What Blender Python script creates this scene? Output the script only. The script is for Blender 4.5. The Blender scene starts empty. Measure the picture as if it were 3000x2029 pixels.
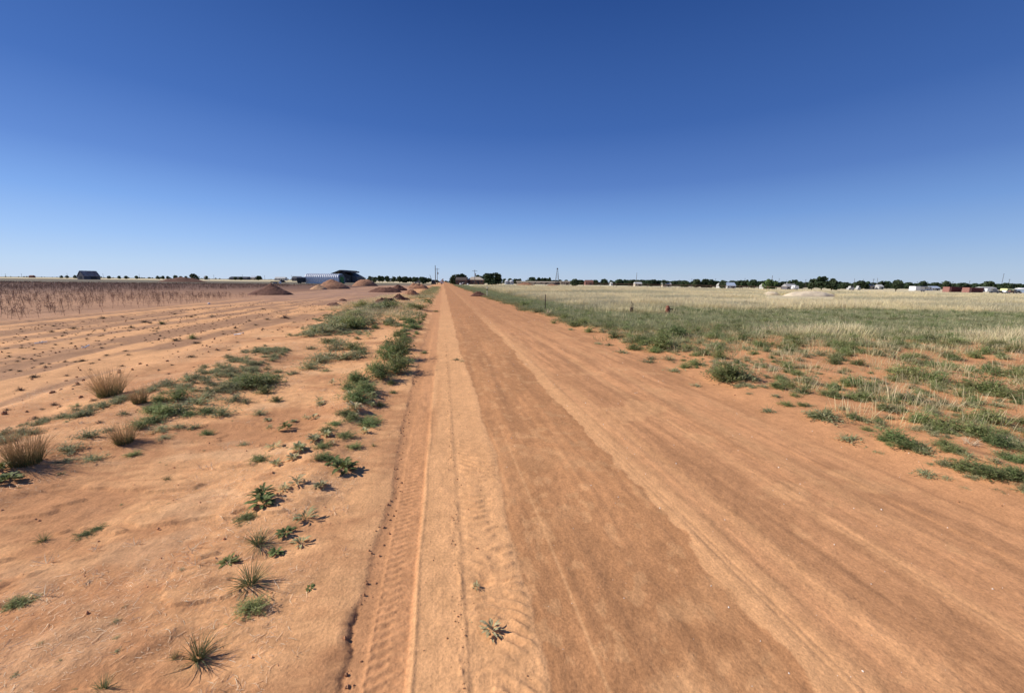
import bpy, math, random
import numpy as np
from mathutils import Matrix, Vector
random.seed(7); RNG = np.random.default_rng(11)
S = bpy.context.scene
COL = S.collection
# ------------------------------------------------------------------ camera
FPX, CAMH, ROLL, YAW = 1130.0, 1.7, math.atan(.0105), .17705
PITCH = math.atan((1014.5 - 825.2) / FPX)
F = np.array([math.sin(YAW)*math.cos(PITCH), math.cos(YAW)*math.cos(PITCH), -math.sin(PITCH)])
R0 = np.array([math.cos(YAW), -math.sin(YAW), 0.0]); U0 = np.cross(R0, F)
RV = R0*math.cos(ROLL) + U0*math.sin(ROLL); UV = U0*math.cos(ROLL) - R0*math.sin(ROLL)
cd = bpy.data.cameras.new('camera'); cam = bpy.data.objects.new('camera', cd); COL.objects.link(cam)
cd.sensor_width = 36; cd.lens = 36*FPX/3000; cd.clip_start = .05; cd.clip_end = 20000
cam.matrix_world = Matrix(((RV[0], UV[0], -F[0], 0), (RV[1], UV[1], -F[1], 0), (RV[2], UV[2], -F[2], CAMH), (0, 0, 0, 1)))
S.camera = cam
# ------------------------------------------------------------------ light
SUN_EL = math.radians(37); SUN_DIR = (-.972, .235)          # compass direction towards the sun
w = bpy.data.worlds.new('World'); S.world = w; w.use_nodes = True
nt = w.node_tree; bg = nt.nodes['Background']
sky = nt.nodes.new('ShaderNodeTexSky'); sky.sky_type = 'NISHITA'; sky.sun_disc = False
sky.sun_elevation = SUN_EL; sky.sun_rotation = math.atan2(SUN_DIR[0], SUN_DIR[1])
sky.altitude = 900; sky.air_density = 1.0; sky.dust_density = 0; sky.ozone_density = 3.0
# clear dry-air sky: the physical sky blended with the measured blue by height above the horizon, brighter towards the sun
tcw = nt.nodes.new('ShaderNodeTexCoord'); nrm = nt.nodes.new('ShaderNodeVectorMath'); nrm.operation = 'NORMALIZE'
sep = nt.nodes.new('ShaderNodeSeparateXYZ'); nt.links.new(tcw.outputs['Generated'], nrm.inputs[0]); nt.links.new(nrm.outputs[0], sep.inputs[0])
rmp = nt.nodes.new('ShaderNodeValToRGB'); nt.links.new(sep.outputs[2], rmp.inputs[0]); cr_ = rmp.color_ramp
STOPS = ((0, (.505, .64, .86)), (.03, (.455, .62, .88)), (.08, (.325, .52, .89)), (.146, (.195, .38, .81)), (.22, (.105, .235, .63)),
         (.33, (.048, .142, .47)), (.53, (.018, .074, .30)), (1, (.010, .045, .18)))
for i_, (p_, c_) in enumerate(STOPS):
    e_ = cr_.elements[0] if i_ == 0 else (cr_.elements[1] if i_ == 1 else cr_.elements.new(p_))
    e_.position = p_; e_.color = (*c_, 1)
dt = nt.nodes.new('ShaderNodeVectorMath'); dt.operation = 'DOT_PRODUCT'; nt.links.new(nrm.outputs[0], dt.inputs[0])
dt.inputs[1].default_value = (SUN_DIR[0]*math.cos(SUN_EL), SUN_DIR[1]*math.cos(SUN_EL), math.sin(SUN_EL))
mrw = nt.nodes.new('ShaderNodeMapRange'); mrw.inputs[1].default_value = -.5; mrw.inputs[2].default_value = .85; mrw.inputs[3].default_value = 8.4; mrw.inputs[4].default_value = 10.6
nt.links.new(dt.outputs['Value'], mrw.inputs[0]); scw = nt.nodes.new('ShaderNodeVectorMath'); scw.operation = 'SCALE'
nt.links.new(rmp.outputs[0], scw.inputs[0]); nt.links.new(mrw.outputs[0], scw.inputs['Scale'])
mxw = nt.nodes.new('ShaderNodeMix'); mxw.data_type = 'RGBA'; mxw.inputs[0].default_value = .12
nt.links.new(scw.outputs[0], mxw.inputs[6]); nt.links.new(sky.outputs[0], mxw.inputs[7]); nt.links.new(mxw.outputs[2], bg.inputs[0])
bg.inputs[1].default_value = .1
sd = bpy.data.lights.new('sun', 'SUN'); sun = bpy.data.objects.new('sun', sd); COL.objects.link(sun)
sd.energy = 5.0; sd.angle = math.radians(.53); sd.color = (1, .955, .89)
tos = Vector((SUN_DIR[0]*math.cos(SUN_EL), SUN_DIR[1]*math.cos(SUN_EL), math.sin(SUN_EL))).normalized()
sun.rotation_euler = tos.to_track_quat('Z', 'Y').to_euler(); sun.location = (-20, 5, 30)
S.view_settings.view_transform = 'Standard'; S.view_settings.look = 'None'
S.view_settings.exposure = 0; S.view_settings.gamma = 1; S.view_settings.use_curve_mapping = False

# ------------------------------------------------------------------ helpers
def ray(px, py): return F + RV*(px-1500)/FPX - UV*(py-1014.5)/FPX
def gnd(px, py, it=6):
    """point of the terrain seen at photo pixel (px, py)"""
    d = ray(px, py); z = 0.
    for _ in range(it):
        t = (z-CAMH)/d[2]; x, y = d[0]*t, d[1]*t; z = float(terrain(x, y))
    return x, y, z
def far(px, D):
    """point on the terrain on pixel column px, D metres ahead"""
    d = ray(px, 809.5+.0105*px); h = math.hypot(d[0], d[1]); c = (d[0]*math.sin(YAW)+d[1]*math.cos(YAW))
    x, y = d[0]*D/c, d[1]*D/c
    return x, y, float(terrain(x, y))
def mpp(x, y, z=0): return float(np.dot(np.array([x, y, z-CAMH]), F))/FPX
def topz(x, y, py, px):
    """height of pixel row py at the distance of (x, y)"""
    d = ray(px, py); return CAMH + d[2]*math.hypot(x, y)/math.hypot(d[0], d[1])

def sstep(a, b, x):
    t = np.clip((x-a)/(b-a), 0, 1); return t*t*(3-2*t)
def _h(ix, iy, s):
    n = (ix.astype(np.int64)*374761393 + iy.astype(np.int64)*668265263 + s*1442695041) & 0xffffffff
    n = ((n ^ (n >> 13))*1274126177) & 0xffffffff; n = ((n ^ (n >> 15))*2246822519) & 0xffffffff
    return ((n ^ (n >> 16)) & 0xffffff)/float(0xffffff)
def vn(x, y, s=0):
    x = np.asarray(x, float); y = np.asarray(y, float)
    ix, iy = np.floor(x), np.floor(y); fx, fy = x-ix, y-iy
    fx = fx*fx*fx*(fx*(fx*6-15)+10); fy = fy*fy*fy*(fy*(fy*6-15)+10)
    a, b, c, d = _h(ix, iy, s), _h(ix+1, iy, s), _h(ix, iy+1, s), _h(ix+1, iy+1, s)
    return (a*(1-fx)+b*fx)*(1-fy) + (c*(1-fx)+d*fx)*fy        # 0..1
def fbm(x, y, o=4, s=0, g=.5):
    t = 0; a = 1; n = 0
    for i in range(o):
        ca, sa = math.cos(.6*i), math.sin(.6*i)
        t = t + a*vn((x*ca-y*sa)*2**i+17.3*i, (x*sa+y*ca)*2**i+5.1*i, s+i); n += a; a *= g
    return t/n*2-1                                             # about -1..1

def ledge_x(y):
    return -.455 - .10*sstep(2, 8, y) - .06*sstep(8, 40, y) + .055*(vn(y*1.3, 0*y, 3)-.5) + .035*(vn(y*5, 0*y, 4)-.5) + .014*(vn(y*19, 0*y, 5)-.5) + .012*(vn(y*55, 0*y, 15)-.5)
def ledge_seg(y):
    q = 0*y
    for a, b in ((.9, 1.95), (2.95, 3.2), (3.9, 4.5), (5.2, 6.9), (10, 14)): q = np.maximum(q, sstep(a-.1, a+.12, y)*(1-sstep(b-.1, b+.15, y)))
    return q*.8*sstep(.32, .62, vn(y*4.5, 0*y, 14)+.25*(vn(y*19, 0*y, 16)-.5))
def edge_x(y):   # limit of the loose pale sand on the packed road
    return .42 + .05*sstep(1.4, 4, y)-.07*sstep(5, 9, y) + .05*(vn(y*1.1, 0*y, 6)-.5) + .03*(vn(y*5, 0*y, 7)-.5)+.015*(vn(y*20, 0*y, 8)-.5)
def vege_x(y):   # where the right verge starts
    return 4.55 + .35*sstep(3, 12, y) + .9*(vn(y*.4, 0*y, 9)-.5) + .4*(vn(y*1.4, 0*y, 10)-.5)

def terrain(x, y):
    x = np.asarray(x, float); y = np.asarray(y, float)
    r = np.hypot(x, y)
    z = -1.15*sstep(45, 230, x)*sstep(0, 120, r)
    near = 1-sstep(6, 16, r); mid = 1-sstep(25, 60, r); wide = 1-sstep(120, 260, r)
    # left verge
    le = ledge_x(y); sg0 = ledge_seg(y); L = 1-sstep(0, 1, (x-le+.02+.16*(1-sg0))/(.032+.22*(1-sg0)))             # 1 on the bank
    lh = (.012+.016*vn(y*.8, 0*y, 12))*(1-.55*sstep(4, 9, y))
    sg = sg0; z = z + L*lh*mid*(.8+.2*sg)
    z = z - .006*np.exp(-((x-le-.015)/.009)**2)*near*sg           # undercut at the foot of the bank
    dl = np.clip(le-x, 0, 50)
    z = z + .05*sstep(.1, 1.2, dl)*mid*(.6+.4*fbm(x*.7, y*.5, 3, 20)) 
    z = z + .06*np.exp(-((x+1.22)/.28)**2)*sstep(2, 4, y)*(.5+vn(x*2.2, y*1.6, 21))*mid
    z = z + .09*np.exp(-((x+3.9)/.75)**2)*(.4+vn(x*1.1, y*.8, 22))*mid
    z = z + sstep(.08, .5, dl)*near*.016*fbm(x*2.6, y*3.6, 4, 23)
    z = z + sstep(.08, .4, dl)*(1-sstep(3, 6, r))*(.008*fbm(x*9, y*18, 4, 24)+.006*np.abs(fbm(x*5, y*13, 3, 25)))
    # thin crust plates lifted in the left foreground
    cr = np.clip(fbm(x*1.6, y*4.2, 4, 26)-.12, 0, 1); cr2 = fbm(x*2.6+3, y*7.5, 4, 126)
    z = z + sstep(.3, .8, dl)*(1-sstep(4, 8, r))*(.009*sstep(.10, .13, cr2)+.008*sstep(.3, .33, cr2))*sstep(.35, .6, vn(x*.9, y*.9, 127))
    z = z + sstep(.3, .8, dl)*(1-sstep(4, 8, r))*.014*sstep(0, .010, cr)
    # left field: shallow furrows that run with the road
    fl = sstep(4.6, 5.6, -x)
    z = z + fl*mid*(.035*fbm(x*1.5, y*.16, 3, 27)+.015*np.sin(x*4.2+1.4*fbm(x*.3, y*.1, 2, 28))+.022*fbm(x*1.8, y*1.5, 3, 29))
    # wheel track in loose sand
    tr = sstep(-.02, .03, x-le)*(1-sstep(-.375, -.355, x))
    z = z - .008*tr*(1-sstep(9, 20, r))
    inT = sstep(-.37, -.355, x)*(1-sstep(-.195, -.18, x))*(1-sstep(6, 10, r))
    ph = y*2*math.pi/.052; side = np.where(x < -.275, 0., math.pi)
    lug = np.sin(ph + 2.2*(np.abs(x+.275)/.09) + side + 3.0*(vn(x*8, y*4, 31)-.5))*(.35+.65*np.abs(np.sin((x+.275)*2*math.pi/.12)))
    z = z - .008*inT + .0062*inT*lug*(.55+.75*vn(x*4+7, y*2.6, 32))*(1-sstep(4.5, 7, r)) + .004*inT*(vn(x*30, y*30, 34)-.5)
    z = z + .0055*(.6+.6*vn(y*7, 0*y, 44))*np.exp(-((x+.168-.006*np.sin(y*5))/.010)**2)*(1-sstep(4, 6, y))
    z = z + .005*np.exp(-((x-.06+.03*(vn(y*6, 0*y, 33)-.5))/.014)**2)*(1-sstep(7, 11, y))*(.1+vn(y*9, 0*y, 35))*vn(y*40, x*60, 45)*1.6 - .003*sstep(.075, .095, x)*(1-sstep(.30, .42, x))*(1-sstep(8, 12, y))
    # wind ripples between the tracks
    rip = sstep(.09, .15, x)*(1-sstep(-.06, -.01, x-edge_x(y)))
    wx = x-.22; ydip = np.exp(-(wx/.12)**2)*.05
    rp = np.sin((y + .33*x + ydip*np.sign(y-1.93) + .09*fbm(x*2.4, y*2.0, 3, 36))*2*math.pi/.078)
    z = z + rip*.0125*(.5+.5*rp)**2.2*sstep(.30, .55, vn(x*5, y*2.6, 37)*.6+vn(x*14, y*9, 46)*.4)*(1-sstep(3.2, 4.6, y))
    z = z - .02*np.exp(-((x-.21)**2+(y-1.96)**2)/.05**2)
    # pale sand lies a little above the packed road
    ex = edge_x(y)
    z = z + .004*sstep(-.39, -.36, x)*(1-sstep(-.03, .03, x-ex))*(1-sstep(10, 20, r))
    z = z + .0045*(1-sstep(-.02, .02, np.abs(x-.2)-.25))*fbm(x*14, y*14, 3, 38)*(1-sstep(3, 5, r))
    # packed road, worn lengthways
    road = sstep(0, .05, x-ex)*(1-sstep(-.3, .3, x-vege_x(y)))
    l2 = 1.56 + .13*sstep(3.5, 9, y); nr3 = 1-sstep(4, 8, r)
    for o2, a2 in ((.10, .003), (.145, .0035), (.34, .002), (1.15, .004), (1.9, .0035)): z = z - road*nr3*a2*np.exp(-((x-l2-o2-.02*np.sin(y*.9))/.008)**2)*(.4+vn(y*3, x*0, 110))
    z = z + road*nr3*.005*np.exp(-((x-l2-.52-.03*np.sin(y*.7))/.10)**2)*(vn(x*34, y*26, 111)+.6*vn(x*70, y*50, 112)-.8)
    z = z + road*nr3*.0022*fbm(x*22, y*16, 3, 113)
    z = z + road*mid*(.008*fbm(x*4, y*.14, 3, 39) + .004*fbm(x*11, y*.5, 2, 40)) + .02*road*np.exp(-((x-2.6)/1.6)**2)*wide
    # right verge
    vg = sstep(-.35, .9, x-vege_x(y))
    z = z + vg*(.10*wide + .08*fbm(x*.8, y*.8, 3, 41)*mid + .03*fbm(x*2.7, y*2.7, 3, 42)*(1-sstep(14, 30, r)))
    z = z - .10*vg*sstep(30, 90, x)*wide
    # slight roll of the land far away
    z = z + .18*fbm(x*.02, y*.02, 2, 43)*sstep(60, 200, r)*(1-sstep(900, 1400, r))*(1-sstep(-8, -2, x)*(1-sstep(8, 16, x)))
    return z

def new_mesh(name, V, faces_flat, loop_tot, mat, smooth=False):
    me = bpy.data.meshes.new(name); V = np.asarray(V, np.float32)
    me.vertices.add(len(V)); me.vertices.foreach_set('co', V.ravel())
    ff = np.asarray(faces_flat, np.int32).ravel(); lt = np.asarray(loop_tot, np.int32)
    me.loops.add(len(ff)); me.loops.foreach_set('vertex_index', ff)
    ls = np.zeros(len(lt), np.int32); ls[1:] = np.cumsum(lt)[:-1]
    me.polygons.add(len(lt)); me.polygons.foreach_set('loop_start', ls); me.polygons.foreach_set('loop_total', lt)
    me.update(calc_edges=True); me.validate(); me.polygons.foreach_set('use_smooth', np.full(len(me.polygons), bool(smooth)))
    if mat is not None: me.materials.append(mat)
    return me
class MB:
    def __init__(s): s.v = []; s.f = []
    def add(s, V, Fc):
        b = len(s.v); s.v += [tuple(map(float, p)) for p in V]; s.f += [[i+b for i in q] for q in Fc]; return s
    def box(s, cx, cy, z0, sx, sy, sz, rz=0, taper=1):
        c, n = math.cos(rz), math.sin(rz); V = []
        for k, t in ((0, 1), (1, taper)):
            for a, b in ((-1, -1), (1, -1), (1, 1), (-1, 1)):
                x, y = a*sx/2*t, b*sy/2*t; V.append((cx+x*c-y*n, cy+x*n+y*c, z0+k*sz))
        return s.add(V, [(0, 3, 2, 1), (4, 5, 6, 7), (0, 1, 5, 4), (1, 2, 6, 5), (2, 3, 7, 6), (3, 0, 4, 7)])
    def tube(s, p0, p1, r0, r1=None, n=7, cap=True):
        r1 = r0 if r1 is None else r1; a = Vector(p0); b = Vector(p1); d = (b-a).normalized()
        u = d.orthogonal().normalized(); v = d.cross(u); V = []
        for p, r in ((a, r0), (b, r1)):
            for i in range(n):
                t = 2*math.pi*i/n; V.append(p+(u*math.cos(t)+v*math.sin(t))*r)
        Fc = [(i, (i+1) % n, n+(i+1) % n, n+i) for i in range(n)]
        if cap: Fc += [tuple(range(n))[::-1], tuple(range(n, 2*n))]
        return s.add(V, Fc)
    def lathe(s, prof, n=10, c=(0, 0, 0)):
        V = []; Fc = []
        for r, z in prof:
            for i in range(n):
                t = 2*math.pi*i/n; V.append((c[0]+r*math.cos(t), c[1]+r*math.sin(t), c[2]+z))
        for k in range(len(prof)-1):
            for i in range(n): Fc.append((k*n+i, k*n+(i+1) % n, (k+1)*n+(i+1) % n, (k+1)*n+i))
        Fc.append(tuple(range(n))[::-1]); Fc.append(tuple((len(prof)-1)*n+i for i in range(n)))
        return s.add(V, Fc)
    def prism(s, prof, y0, y1):
        """profile in x,z extruded along y"""
        n = len(prof); V = [(x, y0, z) for x, z in prof]+[(x, y1, z) for x, z in prof]
        return s.add(V, [tuple(range(n)), tuple(range(n, 2*n))[::-1]] + [(i, i+n, (i+1) % n+n, (i+1) % n) for i in range(n)])
    def mesh(s, name, mat, smooth=False):
        return new_mesh(name, np.array(s.v), [i for q in s.f for i in q], [len(q) for q in s.f], mat, smooth)
    def build(s, name, mat, parent=None, smooth=False):
        return link(name, s.mesh(name, mat, smooth), parent)
def link(name, me, parent=None, loc=(0, 0, 0), rz=0, sc=None):
    o = bpy.data.objects.new(name, me); COL.objects.link(o); o.location = loc; o.rotation_euler = (0, 0, rz)
    if sc is not None: o.scale = sc if hasattr(sc, '__len__') else (sc, sc, sc)
    if parent: o.parent = parent
    return o
def tag(o, label=None, cat=None, group=None, kind=None):
    for k, v in (('label', label), ('category', cat), ('group', group), ('kind', kind)):
        if v: o[k] = v
    return o
def thing(name, label, cat, loc, rz=0, group=None):
    return tag(link(name, None, None, loc, rz), label, cat, group)
def copy_tree(o, loc, rz, sc, label=None, group=None, parent=None, top=True):
    c = o.copy(); COL.objects.link(c)
    if top:
        c.location = loc; c.rotation_euler = (0, 0, rz); c.scale = sc if hasattr(sc, '__len__') else (sc, sc, sc)
        if label: c['label'] = label
        if group: c['group'] = group
    else: c.parent = parent
    for ch in list(o.children): copy_tree(ch, None, None, None, parent=c, top=False)
    return c

# ------------------------------------------------------------------ materials
def mat(name, col, rough=.85, var=0., nscale=4., namt=0., bump=0., metal=0., zcol=None, zr=(0, 1), trans=0., hue=0., spec=.3, col2=None):
    m = bpy.data.materials.new(name); m.use_nodes = True; t = m.node_tree; N = t.nodes; Lk = t.links
    p = N['Principled BSDF']; p.inputs['Roughness'].default_value = rough; p.inputs['Metallic'].default_value = metal
    p.inputs['Specular IOR Level'].default_value = spec
    rgb = N.new('ShaderNodeRGB'); rgb.outputs[0].default_value = (*col, 1); out = rgb.outputs[0]
    tc = N.new('ShaderNodeTexCoord')
    if col2:
        n2_ = N.new('ShaderNodeTexNoise'); n2_.inputs['Scale'].default_value = 9; n2_.inputs['Detail'].default_value = 3; Lk.new(tc.outputs['Object'], n2_.inputs['Vector'])
        r2_ = N.new('ShaderNodeMapRange'); r2_.inputs[1].default_value = .50; r2_.inputs[2].default_value = .64; r2_.inputs[4].default_value = .85; Lk.new(n2_.outputs[0], r2_.inputs[0])
        x2_ = N.new('ShaderNodeMix'); x2_.data_type = 'RGBA'; Lk.new(r2_.outputs[0], x2_.inputs[0]); Lk.new(out, x2_.inputs[6]); x2_.inputs[7].default_value = (*col2, 1); out = x2_.outputs[2]
    if zcol:
        sx = N.new('ShaderNodeSeparateXYZ'); Lk.new(tc.outputs['Object'], sx.inputs[0])
        mr = N.new('ShaderNodeMapRange'); mr.inputs[1].default_value, mr.inputs[2].default_value = zr
        Lk.new(sx.outputs[2], mr.inputs[0]); mx = N.new('ShaderNodeMix'); mx.data_type = 'RGBA'
        Lk.new(mr.outputs[0], mx.inputs[0]); Lk.new(out, mx.inputs[6]); mx.inputs[7].default_value = (*zcol, 1); out = mx.outputs[2]
    if namt:
        nz = N.new('ShaderNodeTexNoise'); nz.inputs['Scale'].default_value = nscale; nz.inputs['Detail'].default_value = 4
        Lk.new(tc.outputs['Object'], nz.inputs['Vector'])
        mr = N.new('ShaderNodeMapRange'); mr.inputs[1].default_value = .3; mr.inputs[2].default_value = .7
        mr.inputs[3].default_value = 1-namt; mr.inputs[4].default_value = 1+namt; Lk.new(nz.outputs[0], mr.inputs[0])
        vm = N.new('ShaderNodeVectorMath'); vm.operation = 'SCALE'; Lk.new(out, vm.inputs[0]); Lk.new(mr.outputs[0], vm.inputs['Scale']); out = vm.outputs[0]
        if bump:
            b = N.new('ShaderNodeBump'); b.inputs['Distance'].default_value = bump; Lk.new(nz.outputs[0], b.inputs['Height']); Lk.new(b.outputs[0], p.inputs['Normal'])
    if var or hue:
        oi = N.new('ShaderNodeObjectInfo'); hs = N.new('ShaderNodeHueSaturation')
        mr = N.new('ShaderNodeMapRange'); mr.inputs[3].default_value = 1-var; mr.inputs[4].default_value = 1+var
        Lk.new(oi.outputs['Random'], mr.inputs[0]); Lk.new(mr.outputs[0], hs.inputs['Value'])
        wn = N.new('ShaderNodeTexWhiteNoise'); wn.noise_dimensions = '1D'; Lk.new(oi.outputs['Random'], wn.inputs['W'])
        mr2 = N.new('ShaderNodeMapRange'); mr2.inputs[3].default_value = .5-hue; mr2.inputs[4].default_value = .5+hue
        Lk.new(wn.outputs[0], mr2.inputs[0]); Lk.new(mr2.outputs[0], hs.inputs['Hue'])
        Lk.new(out, hs.inputs['Color']); out = hs.outputs[0]
    Lk.new(out, p.inputs['Base Color'])
    if trans:
        tr = N.new('ShaderNodeBsdfTranslucent'); Lk.new(out, tr.inputs[0]); ms = N.new('ShaderNodeMixShader'); ms.inputs[0].default_value = trans
        Lk.new(p.outputs[0], ms.inputs[1]); Lk.new(tr.outputs[0], ms.inputs[2]); Lk.new(ms.outputs[0], N['Material Output'].inputs[0])
    return m
M = {}
M['weed'] = mat('weed_leaf', (.23, .28, .095), .8, col2=(.38, .33, .16), var=.32, hue=.025, trans=.3, namt=.3, nscale=25)
M['sage'] = mat('sage_leaf', (.32, .33, .16), .8, col2=(.52, .42, .24), var=.3, hue=.02, trans=.25, namt=.3, nscale=20)
M['broad'] = mat('silvery_leaf', (.48, .44, .22), .7, var=.25, hue=.02, trans=.2, namt=.35, nscale=30)
M['broadg'] = mat('green_leaf', (.19, .21, .06), .7, var=.25, hue=.02, trans=.2, namt=.3, nscale=30)
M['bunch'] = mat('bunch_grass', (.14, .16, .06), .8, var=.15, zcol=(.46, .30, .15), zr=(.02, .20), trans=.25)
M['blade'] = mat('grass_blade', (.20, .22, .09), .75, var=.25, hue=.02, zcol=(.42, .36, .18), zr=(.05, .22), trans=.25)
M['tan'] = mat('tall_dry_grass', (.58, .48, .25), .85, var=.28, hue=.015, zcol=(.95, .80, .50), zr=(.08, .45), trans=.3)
M['tgrey'] = mat('grey_dry_grass', (.44, .39, .23), .85, var=.28, hue=.015, zcol=(.66, .58, .38), zr=(.08, .45), trans=.3)
M['tgreen'] = mat('green_field_grass', (.30, .31, .145), .85, var=.3, hue=.03, zcol=(.44, .43, .23), zr=(.05, .3), trans=.3)
M['straw'] = mat('straw', (.85, .66, .42), .85, var=.1, namt=.25, nscale=3)
M['dead'] = mat('dead_weed', (.21, .15, .09), .9, var=.35, hue=.02, namt=.3, nscale=14)
M['deadp'] = mat('pale_dead_weed', (.55, .43, .28), .9, var=.2, namt=.2, nscale=14)
M['stalk'] = mat('cotton_stalk', (.24, .145, .10), .9, var=.35, hue=.015)
M['boll'] = mat('cotton_bur', (.30, .21, .15), .9, var=.3)
M['clod'] = mat('dirt_clod', (.50, .25, .125), .95, var=.3, namt=.3, nscale=40)
M['pebble'] = mat('white_pebble', (.72, .66, .56), .7, var=.2)
M['pile'] = mat('heaped_red_soil', (.155, .070, .045), .95, namt=.3, nscale=3, bump=.08)
M['pilep'] = mat('heaped_pale_soil', (.56, .32, .17), .95, namt=.22, nscale=2, bump=.08)
M['pilem'] = mat('heaped_orange_soil', (.36, .18, .10), .95, namt=.25, nscale=2, bump=.08)
M['caliche'] = mat('caliche', (.76, .61, .42), .95, namt=.12, nscale=1, bump=.08)
M['leaf'] = mat('tree_leaf', (.050, .075, .033), .85, var=.28, hue=.02, trans=.15, namt=.3, nscale=6)
M['leafl'] = mat('light_tree_leaf', (.10, .15, .05), .85, var=.2, trans=.2, namt=.25, nscale=6)
M['bark'] = mat('bark', (.10, .075, .055), .95, namt=.2)
M['pole'] = mat('weathered_pole', (.11, .085, .07), .9, namt=.2)
M['steel'] = mat('galvanised_steel', (.84, .84, .83), .45, metal=.08, namt=.08, nscale=1)
M['steeld'] = mat('dull_steel', (.36, .38, .41), .55, metal=.3, namt=.15, nscale=1)
M['gend'] = mat('dark_end_wall', (.13, .16, .15), .7, namt=.1)
M['gdoor'] = mat('green_door', (.09, .30, .08), .6, namt=.12)
M['dark'] = mat('dark_metal', (.035, .037, .042), .6, namt=.15)
M['droof'] = mat('charcoal_roof', (.07, .075, .09), .6, namt=.15)
M['barnw'] = mat('grey_barn_wall', (.13, .125, .14), .9, namt=.2, nscale=2)
M['barnr'] = mat('rusted_roof', (.34, .28, .25), .7, namt=.4, nscale=.5)
M['brick'] = mat('red_brown_wall', (.20, .10, .075), .9, namt=.15)
M['tanw'] = mat('tan_wall', (.50, .42, .32), .9, namt=.1)
M['white'] = mat('white_paint', (.80, .80, .79), .5, namt=.04)
M['roofg'] = mat('grey_roof', (.36, .35, .34), .85, namt=.15)
M['roofb'] = mat('pale_blue_roof', (.45, .52, .62), .5, namt=.08)
M['offw'] = mat('weathered_white', (.52, .51, .48), .7, namt=.15, nscale=.6)
M['glass'] = mat('dark_glass', (.03, .035, .045), .15, spec=.6)
M['red'] = mat('red_container_paint', (.15, .035, .035), .65, namt=.18, nscale=1)
M['redp'] = mat('faded_red_paint', (.32, .15, .12), .7, namt=.15)
M['rust'] = mat('rust', (.23, .075, .045), .8, namt=.35, nscale=14)
M['rustd'] = mat('dark_rust', (.13, .075, .055), .85, namt=.3, nscale=14)
M['tyre'] = mat('tyre_rubber', (.03, .03, .03), .9)
M['yellow'] = mat('pale_yellow_paint', (.72, .72, .36), .6)
M['blue'] = mat('grey_blue_paint', (.20, .25, .33), .4)
M['mark'] = mat('cream_marker', (.72, .68, .52), .6)

# ground material: albedo painted per vertex from world position, finer grain by nodes
gm = bpy.data.materials.new('red_sand'); gm.use_nodes = True
t = gm.node_tree; N = t.nodes; Lk = t.links; p = N['Principled BSDF']; p.inputs['Roughness'].default_value = .95; p.inputs['Specular IOR Level'].default_value = .12
at_ = N.new('ShaderNodeAttribute'); at_.attribute_name = 'soil'; geo = N.new('ShaderNodeNewGeometry')
def noise(sc, det, rough=.55):
    n = N.new('ShaderNodeTexNoise'); n.inputs['Scale'].default_value = sc; n.inputs['Detail'].default_value = det; n.inputs['Roughness'].default_value = rough
    Lk.new(geo.outputs['Position'], n.inputs['Vector']); return n
n1 = noise(70, 4); n2 = noise(9, 8, .68)
mpn = N.new('ShaderNodeMapping'); mpn.inputs['Scale'].default_value = (18, 4.5, 18); Lk.new(geo.outputs['Position'], mpn.inputs['Vector'])
n5 = noise(1, 7, .62); Lk.new(mpn.outputs[0], n5.inputs['Vector']); n3 = noise(300, 2); n4 = noise(1.1, 5, .65)
def mrange(src, lo, hi, a=.3, b=.7):
    r = N.new('ShaderNodeMapRange'); r.inputs[1].default_value = a; r.inputs[2].default_value = b; r.inputs[3].default_value = lo; r.inputs[4].default_value = hi
    Lk.new(src, r.inputs[0]); return r.outputs[0]
def mul(a, b):
    q = N.new('ShaderNodeMath'); q.operation = 'MULTIPLY'; Lk.new(a, q.inputs[0]); Lk.new(b, q.inputs[1]); return q.outputs[0]
k = mul(mul(mul(mrange(n1.outputs[0], .83, 1.17), mrange(n2.outputs[0], .86, 1.14)), mul(mrange(n3.outputs[0], .88, 1.12), mrange(n4.outputs[0], .93, 1.07))), mrange(n5.outputs[0], .93, 1.07))
vm = N.new('ShaderNodeVectorMath'); vm.operation = 'SCALE'; Lk.new(at_.outputs['Color'], vm.inputs[0]); Lk.new(k, vm.inputs['Scale'])
Lk.new(vm.outputs[0], p.inputs['Base Color'])
b1 = N.new('ShaderNodeBump'); b1.inputs['Distance'].default_value = .006; b1.inputs['Strength'].default_value = .5; Lk.new(n1.outputs[0], b1.inputs['Height'])
b2 = N.new('ShaderNodeBump'); b2.inputs['Distance'].default_value = .0012; Lk.new(n3.outputs[0], b2.inputs['Height']); Lk.new(b1.outputs[0], b2.inputs['Normal'])
b3 = N.new('ShaderNodeBump'); b3.inputs['Distance'].default_value = .02; b3.inputs['Strength'].default_value = .5; Lk.new(n2.outputs[0], b3.inputs['Height']); Lk.new(b2.outputs[0], b3.inputs['Normal'])
Lk.new(b3.outputs[0], p.inputs['Normal'])

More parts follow.
